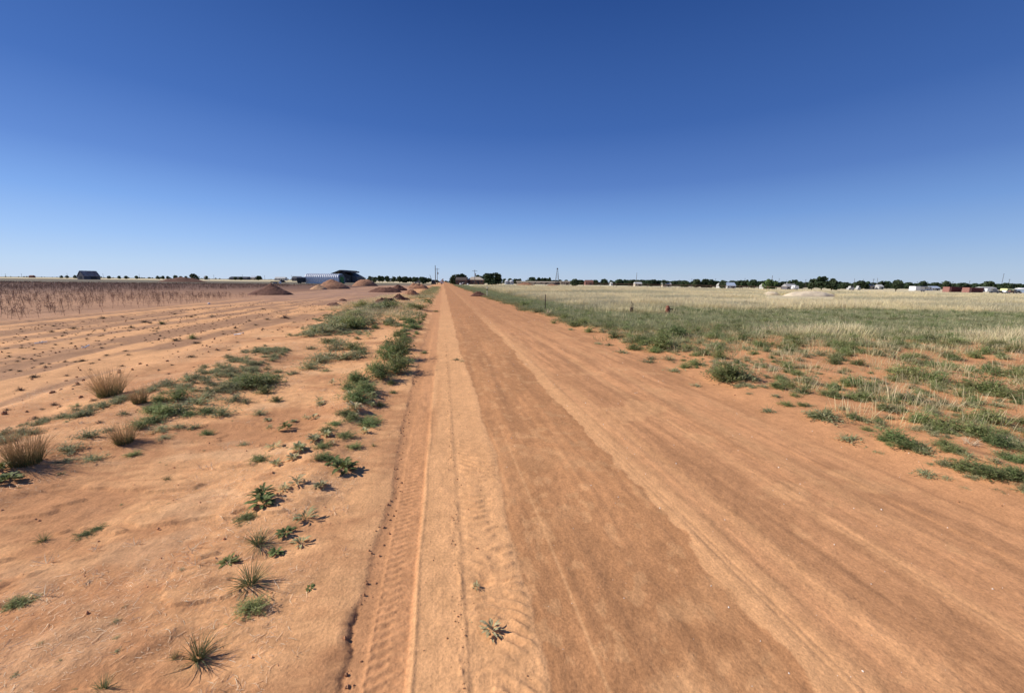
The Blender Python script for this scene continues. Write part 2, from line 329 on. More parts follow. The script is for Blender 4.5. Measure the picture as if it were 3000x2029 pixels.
# ------------------------------------------------------------------ ground
def C(*c): return np.array(c)[None, :]
LIGHT, MID, PACK, RED, TAN = C(.775, .407, .184), C(.625, .305, .138), C(.530, .254, .110), C(.47, .22, .097), C(.64, .53, .32)
GREEN, FIELD, PALE, SCRUB = C(.22, .225, .105), C(.40, .215, .112), C(.80, .52, .29), C(.24, .22, .15)
def mixc(a, b, m): return a*(1-m[:, None]) + b*m[:, None]
def clamp(v): return np.clip(v, 0, 1)
def right_zones(x, y):
    """masks of the right-hand field: bare, green, tan"""
    vx = vege_x(y); d = x-vx; D = x*math.sin(YAW)+y*math.cos(YAW)
    far_ = sstep(-3.5, 3.5, D - 24.2 + 5.5*(vn(x*.12, y*.2, 50)-.5)*2 - .02*x) * sstep(2.5, 6, d + 3*(vn(x*.2, y*.1, 51)-.5))
    streak = sstep(.50, .64, vn(x*.16+3, y*.45, 52))*sstep(9, 14, x)*sstep(6, 9, y)*sstep(8, 10, D)*(1-sstep(13, 16.5, D))*.9
    bare = (1-sstep(-.1, .9, d)) + sstep(.50, .60, fbm(x*.8, y*1.1, 4, 53)*.6+.5+.07*(1-sstep(2, 12, D*.5+d*.35))-.28)*(1-sstep(13, 19, D))
    return clamp(bare), clamp(streak), far_
def soil(x, y):
    r = np.hypot(x, y); n = len(x)
    le, ex, vx = ledge_x(y), edge_x(y), vege_x(y)
    c = np.repeat(MID, n, 0)
    # left bank: wind-blown pale sand over redder crust
    m = sstep(-.2, .55, fbm(x*1.1, y*1.6, 5, 60)+.35*fbm(x*6, y*14, 3, 61)+.22*sstep(3, 8, r))
    bank = RED*.45+MID*.55 + (LIGHT-(RED*.45+MID*.55))*m[:, None]
    pale = sstep(.15, .5, fbm(x*1.7, y*2.6, 4, 62))*sstep(.2, .8, le-x)*(1-sstep(5, 9, -x))*.25
    bank = mixc(bank, np.repeat(PALE, n, 0), pale)
    c = mixc(c, bank, 1-sstep(-.01, .01, x-le))
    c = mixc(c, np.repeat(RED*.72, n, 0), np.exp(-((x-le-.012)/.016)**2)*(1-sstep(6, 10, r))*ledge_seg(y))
    # left field
    fl = sstep(5.0, 6.4, -x+1.2*(vn(x*.3, y*.3, 64)-.5))
    s1 = sstep(-.12, .22, fbm(x*1.5, y*.16, 3, 27)*.9+.35*fbm(x*1.3, y*.9, 4, 65)+.05)
    fcol = mixc(np.repeat(FIELD*1.1, n, 0), np.repeat(LIGHT, n, 0), s1)
    far2 = sstep(20, 45, y)
    fcol = mixc(fcol, np.repeat(C(.37, .215, .145), n, 0)*(1+.2*fbm(x*.3, y*.15, 3, 66))[:, None], far2*.75)
    c = mixc(c, fcol, fl)
    st = sstep(14.5, 16.5, -x - .10*np.clip(y-16, 0, 40) + 1.5*(vn(x*.2, y*.2, 67)-.5))
    scol = np.repeat(C(.46, .25, .14), n, 0)*(1+.22*fbm(x*.25, y*.6, 4, 68))[:, None]
    scol = mixc(scol, np.repeat(C(.20, .112, .075), n, 0), sstep(30, 100, r))
    c = mixc(c, scol, st)
    # distant left: green-grey scrub then pale stubble
    D = x*math.sin(YAW)+y*math.cos(YAW); lft = 1-sstep(-6, -3, x)
    c = mixc(c, np.repeat(SCRUB*.75, n, 0)*(1+.3*fbm(x*.05, y*.05, 3, 69))[:, None], lft*sstep(115, 150, D)*(1-sstep(-95, -60, x)*0)*.75)
    c = mixc(c, np.repeat(TAN*.98, n, 0), lft*sstep(0, 18, D-(245+.35*np.clip(-x-60, 0, 300))))
    c = mixc(c, np.repeat(C(.20, .19, .15), n, 0), lft*sstep(900, 1300, D))
    # wheel track
    inT = sstep(-.37, -.35, x)*(1-sstep(-.19, -.175, x))
    tr = sstep(0, .03, x-le)*(1-sstep(-.37, -.35, x))
    sand = sstep(-.19, -.17, x)*(1-sstep(-.012, .012, x-ex))
    nf = 1-sstep(9, 30, y)
    c = mixc(c, np.repeat(MID*.95, n, 0), tr*nf*.9); c = mixc(c, np.repeat(MID*1.04, n, 0), inT*nf)
    c = mixc(c, np.repeat(LIGHT*.98, n, 0)*(1+.07*fbm(x*6, y*2.5, 4, 70))[:, None], sand*(.5+.5*nf))
    c = mixc(c, np.repeat(RED*1.15, n, 0), np.exp(-((x+.17)/.09)**2)*sstep(3.6, 5, y)*(1-sstep(9, 13, y))*.7*sstep(.3, .6, vn(x*5, y*.7, 71)))
    # road
    rd = sstep(-.012, .012, x-ex)*(1-sstep(-.45, .3, x-vx-.25*fbm(x*2, y*2, 3, 72)))
    lane2 = 1.56 + .13*sstep(3.5, 9, y) + .10*(vn(y*1.3, 0*y, 73)-.5)+.05*(vn(y*6, 0*y, 74)-.5)
    pk = 1-sstep(-.008, .012, x-lane2-.04*fbm(x*8, y*8, 3, 86))
    stk = .55*fbm(x*3.2, y*.10, 4, 75)+.6*fbm(x*6, y*1.1, 4, 76)
    base = mixc(np.repeat(MID*.83, n, 0), np.repeat(MID*1.07, n, 0), sstep(-.32, .32, stk+.35*fbm(x*16, y*1.3, 3, 85)))
    packc = mixc(np.repeat(PACK*.93, n, 0), np.repeat(PACK*1.10, n, 0), sstep(-.2, .4, fbm(x*2.5, y*.6, 3, 75)+.35*fbm(x*9, y*4.5, 4, 77)))
    packc = mixc(packc, np.repeat(LIGHT*.86, n, 0), sstep(.22, .34, fbm(x*9, y*7, 5, 87))*.55)
    rc = mixc(base, packc, pk)
    dl2 = x-lane2-.05*fbm(x*8, y*8, 4, 86)
    rc = rc*(1-.09*sstep(-.5, -.02, dl2)*(1-sstep(-.008, .012, dl2)))[:, None]
    rc = mixc(rc, np.repeat(LIGHT*.95, n, 0), sstep(-.008, .010, dl2)*(1-sstep(.10, .42, dl2))*.9)
    rc = mixc(rc, np.repeat(LIGHT*.9, n, 0), np.exp(-((x-.64-.02*np.sin(y*.8))/.009)**2)*.8*(1-sstep(3, 5, y)))
    rc = mixc(rc, np.repeat(LIGHT*.92, n, 0), sstep(.32, .46, fbm(x*1.8, y*2.4, 4, 78))*.55*(1-.6*pk))
    rc = mixc(rc, np.repeat(LIGHT*.95, n, 0), clamp(1.2-np.hypot((x-.98)/.17, (y-1.18)/.16)+.5*fbm(x*12, y*12, 3, 79))*.95)
    for xc, wd, am in ((2.05, .09, .5), (2.75, .07, .55), (3.25, .12, .5), (3.85, .1, .4)):
        rc = mixc(rc, np.repeat(LIGHT*.92, n, 0), np.exp(-((x-xc-.05*np.sin(y*.5+xc))/wd)**2)*am*sstep(.25, .7, vn(x*3, y*.8, 80)))
    rc = mixc(rc, np.repeat(RED*1.02, n, 0), sstep(8, 22, y)*.55)
    for xc in (2.35, 2.98, 3.55, 4.1, 1.85):
        rc = rc*(1-.12*np.exp(-((x-xc-.04*np.sin(y*.6+xc))/.018)**2)*(1-sstep(6, 9, y)))[:, None]
    c = mixc(c, rc, rd)
    # right field
    rt = sstep(-.35, .35, x-vx)
    bare, streak, farz = right_zones(x, y)
    g = mixc(np.repeat(MID*.96, n, 0)*(1+.1*fbm(x*2, y*2, 4, 81))[:, None], np.repeat(GREEN, n, 0)*(1+.3*fbm(x*3, y*3, 4, 82))[:, None], (1-bare)*sstep(9, 20, D)*.85)
    g = mixc(g, np.repeat(TAN*.8, n, 0), streak*.6)
    tn = mixc(np.repeat(TAN*.92, n, 0), np.repeat(C(.30, .27, .17), n, 0), sstep(-.1, .35, fbm(x*.035, y*.16, 4, 83)))
    tn = mixc(tn, np.repeat(TAN*1.2, n, 0), sstep(.1, .45, fbm(x*.05, y*.3, 3, 84))*.7)
    tn = mixc(tn, np.repeat(TAN*1.15, n, 0), sstep(90, 130, D)*.6)
    g = mixc(g, tn, farz)
    g = mixc(g, np.repeat(C(.14, .13, .09), n, 0), sstep(330, 420, D))
    c = mixc(c, g, rt)
    return np.clip(c, .01, .85)

def build_ground():
    rs = [.25]
    while rs[-1] < 9000:
        r_ = rs[-1]
        if r_ < .9: d = .05
        elif r_ < 5: d = .0042*r_ + .0008
        elif r_ < 14: d = .009*r_
        elif r_ < 60: d = .016*r_
        elif r_ < 400: d = .03*r_
        else: d = .08*r_
        rs.append(r_+d)
    rs = np.array(rs)
    a = []; th = -math.pi+YAW
    while th < math.pi+YAW-1e-6:
        a.append(th); th += .0035 if abs(th-YAW) < 1.02 else .05
    a = np.array(a); nr, na = len(rs), len(a)
    X = (rs[:, None]*np.sin(a)[None, :]).ravel(); Y = (rs[:, None]*np.cos(a)[None, :]).ravel()
    X = np.append(X, 0); Y = np.append(Y, 0); Z = terrain(X, Y)
    i = np.arange(nr-1)[:, None]*na; j = np.arange(na)[None, :]; j2 = (j+1) % na
    q = np.stack([i+j, i+na+j, i+na+j2, i+j2], -1).reshape(-1, 4)[:, ::-1]
    c0 = nr*na; tri = np.stack([np.full(na, c0), np.arange(na), (np.arange(na)+1) % na], -1)[:, ::-1]
    ff = np.concatenate([q.ravel(), tri.ravel()]); lt = np.concatenate([np.full(len(q), 4), np.full(na, 3)])
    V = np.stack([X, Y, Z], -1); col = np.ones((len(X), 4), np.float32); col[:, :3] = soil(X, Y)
    cq = V[q].mean(1); zone = np.where(cq[:, 0] < ledge_x(cq[:, 1])-.01, 0, np.where(cq[:, 0] < vege_x(cq[:, 1]), 1, 2))
    zone = np.where((cq[:, 1] < -6), 0, zone); zone = np.where((zone == 1) & (cq[:, 1] > 420), 0, zone)
    for k_, nm in enumerate(('bare_ground', 'dirt_road', 'grass_field')):
        f4 = q[zone == k_]; t3 = tri if k_ == 0 else tri[:0]
        al = np.concatenate([f4.ravel(), t3.ravel()]); u, inv = np.unique(al, return_inverse=True)
        me = new_mesh(nm, V[u], inv, np.concatenate([np.full(len(f4), 4), np.full(len(t3), 3)]), gm, True)
        ca = me.color_attributes.new('soil', 'FLOAT_COLOR', 'POINT'); ca.data.foreach_set('color', col[u].ravel())
        tag(link(nm, me), kind='structure')
    print('ground verts', len(X))
build_ground()

# ------------------------------------------------------------------ plant meshes
def ribbons(P0, D0, bend, length, width, seg, rng, taper=True):
    """n curved ribbons; P0 start, D0 unit directions, bend vector added with arclength"""
    n = len(P0); pts = []; d = D0.copy(); p = P0.copy(); pts.append(p.copy())
    for s_ in range(seg):
        d = d + bend/seg; d /= np.linalg.norm(d, axis=1, keepdims=True)+1e-9; p = p + d*(length/seg)[:, None]; pts.append(p.copy())
    sd = np.stack([-D0[:, 1], D0[:, 0], 0*D0[:, 0]], -1); sd += rng.normal(0, .35, (n, 3)); sd /= np.linalg.norm(sd, axis=1, keepdims=True)+1e-9
    V = []; 
    for k_ in range(seg):
        wv = width*(1-(k_/seg)**1.5*.7 if taper else 1)
        V += [pts[k_]-sd*wv[:, None]/2, pts[k_]+sd*wv[:, None]/2]
    V.append(pts[seg]); nv = len(V); V = np.stack(V, 1).reshape(-1, 3)
    base = np.arange(n)*nv; fs = []; lt = []
    for k_ in range(seg-1):
        fs.append(np.stack([base+2*k_, base+2*k_+1, base+2*k_+3, base+2*k_+2], -1))
    last = np.stack([base+2*(seg-1), base+2*(seg-1)+1, base+2*seg], -1)
    ff = np.concatenate([np.concatenate(fs).ravel() if fs else np.zeros(0, int), last.ravel()])
    lt = np.concatenate([np.full(n*(seg-1), 4), np.full(n, 3)])
    return V, ff, lt
def join(parts):
    V = []; ff = []; lt = []; o = 0
    for v, f_, l_ in parts: V.append(v); ff.append(np.asarray(f_)+o); lt.append(l_); o += len(v)
    return np.concatenate(V), np.concatenate(ff), np.concatenate(lt)
def grass(n, h, spread, w_, lean, seg=3, seed=0, droop=.6, basr=.25):
    g = np.random.default_rng(seed); a = g.uniform(0, 2*math.pi, n); rr = np.sqrt(g.uniform(0, 1, n))*spread*basr
    P = np.stack([rr*np.cos(a), rr*np.sin(a), 0*a-.005], -1); a2 = a+g.normal(0, .6, n); l_ = np.abs(g.normal(0, lean, n))+.04
    D_ = np.stack([np.cos(a2)*l_, np.sin(a2)*l_, np.ones(n)], -1); D_ /= np.linalg.norm(D_, axis=1, keepdims=True)
    B = np.stack([np.cos(a2)*l_*1.1, np.sin(a2)*l_*1.1, -droop*l_], -1)
    L_ = h*g.uniform(.45, 1.1, n)
    return ribbons(P, D_, B, L_, w_*g.uniform(.6, 1.3, n), seg, g)
def weed(nst, nl, rad, h, leaf, seed, flat=.0):
    """low bushy weed: many short stems that carry narrow leaves"""
    g = np.random.default_rng(seed); a = g.uniform(0, 2*math.pi, nst); el = g.uniform(.12, 1.45, nst)
    D_ = np.stack([np.cos(a)*np.cos(el), np.sin(a)*np.cos(el), np.sin(el)*h/rad], -1); L_ = rad*g.uniform(.45, 1.08, nst)
    P = np.zeros((nst, 3)); 
    st = ribbons(P, D_/np.linalg.norm(D_, axis=1, keepdims=True), np.zeros((nst, 3)), L_, np.full(nst, leaf*.25), 1, g)
    k_ = g.integers(0, nst, nl); t_ = g.uniform(.25, 1.0, nl)**.7
    p0 = D_[k_]*(L_[k_]*t_)[:, None] + g.normal(0, rad*.06, (nl, 3)); p0[:, 2] = np.abs(p0[:, 2])+.003
    a3 = g.uniform(0, 2*math.pi, nl); dd = np.stack([np.cos(a3), np.sin(a3), g.uniform(-.1, .9, nl)], -1)+D_[k_]*.5; dd /= np.linalg.norm(dd, axis=1, keepdims=True)
    lv = ribbons(p0, dd, np.tile([0, 0, -.3], (nl, 1)), leaf*g.uniform(.6, 1.4, nl), leaf*.3*g.uniform(.7, 1.4, nl), 1, g)
    return join([st, lv])
def leafy(nl, rad, h, seed, lw=.42):
    """broad-leaved rosette: folded lanceolate leaves"""
    g = np.random.default_rng(seed); V = []; ff = []; lt = []
    for i in range(nl):
        a = g.uniform(0, 2*math.pi); e = g.uniform(.05, 1.25); L_ = rad*g.uniform(.45, .8)*(1 if e < .8 else .7); wl = L_*lw*g.uniform(.7, 1.2)
        z0 = h*g.uniform(.0, .75); d = np.array([math.cos(a)*math.cos(e), math.sin(a)*math.cos(e), math.sin(e)*.8])
        s_ = np.array([-math.sin(a), math.cos(a), 0.]); up = np.array([0, 0, 1.]); q = d*rad*g.uniform(.1, .35)*np.array([1, 1, 0])+up*z0
        pts = []
        for t_, ww, dz in ((0, .10, 0), (.35, 1, .05), (.7, .8, .0), (1, .0, -.16)):
            c_ = q+d*L_*t_+up*dz*L_
            if ww > 0: pts += [c_-s_*wl*ww/2+up*.10*wl, c_-up*.0*wl, c_+s_*wl*ww/2+up*.10*wl]
            else: pts += [c_]
        b = len(V); V += pts
        for r_ in (0, 3):
            for c2 in (0, 1): ff += [b+r_+c2, b+r_+c2+1, b+r_+c2+4, b+r_+c2+3]; lt.append(4)
        ff += [b+6, b+7, b+9, b+7, b+8, b+9]; lt += [3, 3]
    V = np.array(V); V[:, 2] = np.maximum(V[:, 2], .002)
    st = ribbons(np.zeros((6, 3)), np.tile([0, 0, 1.], (6, 1))+g.normal(0, .3, (6, 3)), np.zeros((6, 3)), np.full(6, h*.9), np.full(6, .006), 1, g)
    return join([(V, np.array(ff), np.array(lt)), st])
def twig(n, rad, h, seed, wd=.004):
    g = np.random.default_rng(seed); parts = []
    a = g.uniform(0, 2*math.pi, n); D_ = np.stack([np.cos(a), np.sin(a), g.uniform(.05, 1.0, n)*h/rad], -1); D_ /= np.linalg.norm(D_, axis=1, keepdims=True)
    B = g.normal(0, .8, (n, 3)); L_ = rad*g.uniform(.5, 1.1, n); parts.append(ribbons(np.zeros((n, 3)), D_, B, L_, np.full(n, wd*1.6), 3, g))
    m = n*3; k_ = g.integers(0, n, m); p0 = D_[k_]*(L_[k_]*g.uniform(.3, .9, m))[:, None]; dd = D_[k_]+g.normal(0, .7, (m, 3)); dd /= np.linalg.norm(dd, axis=1, keepdims=True)
    parts.append(ribbons(p0, dd, g.normal(0, .8, (m, 3)), L_[k_]*.45, np.full(m, wd), 2, g))
    v, f_, l_ = join(parts); v[:, 2] = np.abs(v[:, 2])+.002; return v, f_, l_
def stalk(seed, h=.42):
    """one dead cotton plant"""
    g = np.random.default_rng(seed); mb = MB(); top = (g.normal(0, .05), g.normal(0, .05), h)
    mb.tube((0, 0, -.02), top, .0065, .003, 3, False)
    for i in range(7):
        t_ = g.uniform(.25, .95); a = g.uniform(0, 6.28); l_ = g.uniform(.06, .17)*(1.2-t_); p = Vector(top)*t_; q = p+Vector((math.cos(a)*l_, math.sin(a)*l_, l_*.8))
        mb.tube(p, q, .0035, .002, 3, False)
        q2 = q+Vector((g.normal(0, .03), g.normal(0, .03), .02)); mb.tube(q, q2, .009, .004, 3, False)
    return mb
PL = {}
def proto(key, arr, mt): PL.setdefault(key, []).append(new_mesh(key, arr[0], arr[1], arr[2], mt))
for s_ in range(5): proto('weed', weed(80, 1000, 1., .72, .13, 100+s_), M['weed'])
for s_ in range(4): proto('sage', weed(60, 380, 1., .55, .15, 120+s_), M['sage'])
for s_ in range(4): proto('flat', weed(60, 150, 1., .22, .20, 140+s_), M['sage'])
for s_, (n_, h_, w_) in enumerate(((46, .5, .27), (30, .7, .22), (64, .4, .30), (38, .9, .24), (22, .35, .3))): proto('broad', leafy(n_, 1., h_, 150+s_, w_), M['broad'])
for s_, (n_, h_, w_) in enumerate(((34, .9, .40), (60, .7, .26), (48, .5, .34), (26, .6, .5))): proto('broadg', leafy(n_, 1., h_, 160+s_, w_), M['broadg'])
for s_ in range(4): proto('blade', grass(130, .24, .12, .0055, .62, 4, 170+s_, .9), M['blade'])
for s_ in range(4): proto('bunch', grass(620, .46, .22, .0042, .27, 4, 180+s_, .5, .6), M['bunch'])
for s_ in range(5): proto('dead', weed(60, 160, 1., .55, .22, 190+s_), M['dead'])
for s_ in range(2): proto('deadp', twig(40, 1., .7, 195+s_, .035), M['deadp'])
for s_ in range(3): proto('twig', twig(9, .13, .09, 200+s_, .003), M['straw'])
for s_ in range(6): PL.setdefault('stalk', []).append(stalk(210+s_).mesh('cotton_stalk', M['stalk']))
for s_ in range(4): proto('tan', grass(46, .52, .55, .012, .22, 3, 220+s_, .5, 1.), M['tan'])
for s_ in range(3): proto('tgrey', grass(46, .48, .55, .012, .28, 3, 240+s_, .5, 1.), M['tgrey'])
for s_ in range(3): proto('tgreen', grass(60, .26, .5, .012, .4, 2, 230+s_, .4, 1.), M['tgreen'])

def scatter(name, key, P, rz, sc, lab=None):
    """countless plants: one object that instances a few meshes on points"""
    cn = bpy.data.collections.new(name+'_kinds'); np_ = len(PL[key])
    for i, me in enumerate(PL[key]): cn.objects.link(bpy.data.objects.new('%s_kind_%d' % (name, i), me))
    me = bpy.data.meshes.new(name); me.vertices.add(len(P)); me.vertices.foreach_set('co', np.asarray(P, np.float32).ravel())
    a = me.attributes.new('rz', 'FLOAT', 'POINT'); a.data.foreach_set('value', np.asarray(rz, np.float32))
    a = me.attributes.new('scl', 'FLOAT', 'POINT'); a.data.foreach_set('value', np.asarray(sc, np.float32))
    a = me.attributes.new('pick', 'INT', 'POINT'); a.data.foreach_set('value', RNG.integers(0, np_, len(P)).astype(np.int32))
    ng = bpy.data.node_groups.new(name, 'GeometryNodeTree')
    ng.interface.new_socket('Geometry', in_out='INPUT', socket_type='NodeSocketGeometry'); ng.interface.new_socket('Geometry', in_out='OUTPUT', socket_type='NodeSocketGeometry')
    gi = ng.nodes.new('NodeGroupInput'); go = ng.nodes.new('NodeGroupOutput'); ip = ng.nodes.new('GeometryNodeInstanceOnPoints')
    ci = ng.nodes.new('GeometryNodeCollectionInfo'); ci.inputs[0].default_value = cn; ci.inputs[1].default_value = True; ci.inputs[2].default_value = True
    def na(nm, ty):
        q = ng.nodes.new('GeometryNodeInputNamedAttribute'); q.data_type = ty; q.inputs[0].default_value = nm; return q.outputs[0]
    cx = ng.nodes.new('ShaderNodeCombineXYZ'); ng.links.new(na('rz', 'FLOAT'), cx.inputs[2])
    ng.links.new(gi.outputs[0], ip.inputs['Points']); ng.links.new(ci.outputs[0], ip.inputs['Instance']); ip.inputs['Pick Instance'].default_value = True
    ng.links.new(na('pick', 'INT'), ip.inputs['Instance Index']); ng.links.new(cx.outputs[0], ip.inputs['Rotation']); ng.links.new(na('scl', 'FLOAT'), ip.inputs['Scale'])
    ng.links.new(ip.outputs[0], go.inputs[0])
    o = link(name, me); md = o.modifiers.new('scatter', 'NODES'); md.node_group = ng
    tag(o, lab, kind='stuff'); return o
def plant(name, key, x, y, size, label, cat, group=None, zsc=1., i=None, dz=0.):
    me = random.choice(PL[key]) if i is None else PL[key][i % len(PL[key])]
    z = float(terrain(x, y))
    return tag(link(name, me, None, (x, y, z-.006+dz), random.uniform(0, 6.28), (size, size, size*zsc)), label, cat, group)
def pplant(name, key, px, py, wpx, label, cat, group=None, zsc=1.):
    x, y, z = gnd(px, py); s_ = wpx*mpp(x, y, z)/2*(1.5 if key in ('weed', 'sage', 'broad', 'broadg', 'flat') else 1)
    if key == 'blade': s_ = s_/.165
    if key == 'bunch': s_ = s_/.24
    if key == 'twig': s_ = s_/.13
    return plant(name, key, x, y, s_, label, cat, group, zsc)

#@@PLANTS
# ------------------------------------------------------------------ plants on the left verge (pixel of the foot, width in pixels of the photo)
def W(u, v): return 400+.3227*u, 1100+.3227*v
def W2(u, v): return .4733*u, 1350+.4733*v
def W3(u, v): return 900+.2863*u, 850+.2863*v
def W4(u, v): return .2545*u, 1050+.2545*v
def W5(u, v): return 1300+.3873*u, 820+.3873*v
def W6(u, v): return 2100+.4007*u, 820+.4007*v
used = []
def put(name, key, q, wpx, label, cat, group=None, zsc=1.):
    used.append(q); return pplant(name, key, q[0], q[1], wpx, label, cat, group, zsc)
pt = lambda *a, **k: put(*a, **k)
# named one by one
pt('grass_tuft', 'bunch', W4(300, 1205), 112, 'largest brown bunch grass clump with green base, left edge of the verge', 'grass clump', zsc=1.15)
pt('grass_tuft', 'bunch', W4(1265, 425), 92, 'brown bunch grass clump standing on bare sand, farther back than the others', 'grass clump', zsc=1.05)
pt('grass_tuft', 'bunch', W4(1610, 510), 52, 'thin wispy grass clump just right of the farther brown bunch grass', 'grass clump', zsc=1.2)
pt('grass_tuft', 'bunch', W4(1430, 965), 70, 'reddish brown grass clump between the two biggest bunch grasses and green weeds', 'grass clump', zsc=1.1)
pt('grass_tuft', 'blade', W2(1550, 760), 125, 'largest spiky grass tuft in the foreground with long thin shadows', 'grass clump', zsc=1.0)
pt('grass_tuft', 'blade', W2(1600, 510), 100, 'spiky grass tuft just behind the largest foreground tuft', 'grass clump', zsc=.8)
pt('grass_tuft', 'blade', W2(1230, 1215), 120, 'lone spiky grass tuft casting a long shadow, near the bottom left', 'grass clump', zsc=1.1)
pt('grass_tuft', 'blade', W2(1085, 1215), 45, 'small sparse grass blades left of the lone long-shadow tuft', 'grass clump')
pt('grass_tuft', 'blade', W2(640, 1410), 75, 'green grass tuft cut by the bottom edge of the picture', 'grass clump')
pt('grass_tuft', 'blade', W2(265, 495), 50, 'small upright grass tuft alone on straw-littered sand at far left', 'grass clump')
pt('grass_tuft', 'blade', W2(1480, 405), 28, 'tiny bladed sprout between a fine green mat and a grey rosette', 'grass clump', zsc=.7)
pt('grass_tuft', 'blade', W(1640, 765), 34, 'short upright grass blades left of the dark dense weed', 'grass clump')
pt('grass_tuft', 'blade', W(280, 950), 34, 'small grass seedling alone on pale sand, left of the rosettes', 'grass clump')
pt('grass_tuft', 'blade', W(2150, 640), 24, 'tiny grass seedling on smooth sand beside the wheel track', 'grass clump')
pt('leafy_weed', 'broadg', W2(1625, 215), 56, 'dark green broad-leaved weed, upper half of a double plant', 'weed', zsc=.9)
pt('leafy_weed', 'broadg', W2(1625, 258), 62, 'dark green broad-leaved weed, lower half of a double plant', 'weed', zsc=.8)
pt('leafy_weed', 'broad', W2(1890, 355), 56, 'grey-green rosette weed alone on smooth sand near the dry twigs', 'weed')
pt('leafy_weed', 'broad', W2(1860, 505), 48, 'grey rosette weed with dark star shadow, right of the spiky tufts', 'weed')
pt('leafy_weed', 'broadg', W2(1765, 445), 46, 'small green rosette weed touching the spiky tuft from the right', 'weed', zsc=.7)
pt('leafy_weed', 'broadg', W2(1710, 570), 40, 'small green rosette between the two spiky tufts and the star-shadow rosette', 'weed', zsc=.7)
pt('leafy_weed', 'broadg', W2(1410, 635), 50, 'green rosette weed at the left foot of the largest spiky tuft', 'weed', zsc=.6)
pt('leafy_weed', 'broadg', W2(1918, 785), 26, 'four-leaved seedling alone on smooth sand near the broken ledge', 'seedling', zsc=.6)
pt('leafy_weed', 'broad', (1440, 1850), 60, 'silvery rosette weed growing in the rippled sand between wheel tracks', 'weed', zsc=.8)
pt('leafy_weed', 'broad', (1395, 1718), 22, 'tiny silvery seedling in the sand ripples above the road rosette', 'seedling')
pt('leafy_weed', 'broad', (1379, 1818), 12, 'very small sprout left of the silvery road rosette', 'seedling')
pt('leafy_weed', 'broad', W(1250, 655), 40, 'grey rosette weed with dark shadow, left of the middle rosette pair', 'weed')
pt('leafy_weed', 'broad', W(1475, 672), 42, 'largest silvery rosette of the middle verge group', 'weed', zsc=1.2)
pt('leafy_weed', 'broad', W(1610, 585), 36, 'silvery rosette weed against the green mat, upper middle group', 'weed', zsc=1.1)
pt('leafy_weed', 'broad', W(1420, 752), 36, 'grey rosette weed below the largest middle rosette', 'weed')
pt('leafy_weed', 'broad', W(1270, 805), 34, 'pale rounded rosette weed with black shadow, lower left of its group', 'weed')
pt('leafy_weed', 'broad', W(1455, 968), 44, 'silvery rosette weed with drooping leaves below the dark dense weed', 'weed')
pt('leafy_weed', 'broad', W(1672, 1000), 36, 'pale star-shaped rosette weed on smooth sand', 'weed')
pt('leafy_weed', 'broad', W(1340, 1045), 32, 'small pointed-leaf rosette between the double plant and the star rosette', 'weed')
pt('leafy_weed', 'broadg', W(1355, 485), 36, 'compact green leafy weed with black shadow in open sand', 'weed', zsc=1.1)
pt('leafy_weed', 'broad', W(1610, 382), 34, 'flat silvery weed leaning right, left of the green strip', 'weed')
pt('leafy_weed', 'broad', W(1670, 262), 26, 'small silvery weed high on the bank left of the green strip', 'weed')
for q, wd in ((W(1975, 300), 44), (W(1985, 385), 40), (W(2065, 515), 30), (W(1730, 540), 28), (W(2140, 275), 30), (W(1190, 410), 22), (W(1205, 470), 18), (W(1530, 390), 18), (W(1430, 420), 20), (W(1780, 630), 18),
              (W3(60, 1500), 34), (W3(440, 1080), 32), (W3(650, 1080), 32), (W3(650, 800), 34), (W3(120, 1140), 24), (W3(260, 965), 24), (W3(510, 500), 20), (W3(620, 490), 30)):
    pt('leafy_weed', 'broad', q, wd, 'small silvery leaved weed among the green mat along the bank', 'weed', 'silvery weeds along the left bank', zsc=1.1)
pt('leafy_weed', 'broadg', W(1880, 850), 66, 'dark dense leafy weed at the lower end of the green strip', 'weed', zsc=1.0)
pt('leafy_weed', 'broadg', W(1790, 790), 46, 'dark leafy weed touching the densest weed from the left', 'weed', zsc=.9)
pt('weed_clump', 'weed', W2(1545, 915), 88, 'fine dark green weed mat at the foot of the largest spiky tuft', 'weed', zsc=.6)
pt('weed_clump', 'weed', W2(1525, 350), 58, 'round fine-leaved green mat alone below the double plant', 'weed', zsc=.5)
pt('weed_clump', 'weed', W2(510, 460), 50, 'flat dark green mat on straw-littered sand, left half of a pair', 'weed', zsc=.4)
pt('weed_clump', 'weed', W2(600, 420), 44, 'flat dark green mat on straw-littered sand, right half of a pair', 'weed', zsc=.4)
pt('weed_clump', 'weed', W2(115, 875), 70, 'feathery green weed alone near the left picture edge, lower down', 'weed', zsc=.55)
pt('leafy_weed', 'broadg', W2(40, 120), 60, 'dark leafy weed cut by the left picture edge', 'weed', zsc=.8)
pt('leafy_weed', 'broadg', (2, 1372), 44, 'dark weed peeking in at the left picture edge above another', 'weed', zsc=1.2)
pt('dry_twig', 'twig', W2(1830, 1200), 62, 'dry branched twig lying on smooth sand near the bottom', 'twig')
pt('dry_twig', 'twig', W2(2130, 565), 62, 'dry forked twig on smooth sand left of the tyre track', 'twig')
pt('dry_twig', 'twig', W2(2150, 300), 60, 'thin dry stems on sand above the forked twig', 'twig')
pt('dry_twig', 'twig', W2(1210, 640), 70, 'bleached white broken stalk left of the largest spiky tuft', 'twig', zsc=1.4)
pt('dry_twig', 'twig', W2(1130, 480), 50, 'bleached forked stalk behind the broken white stalk', 'twig')
G1 = 'green weeds on the bank beside the left wheel track'
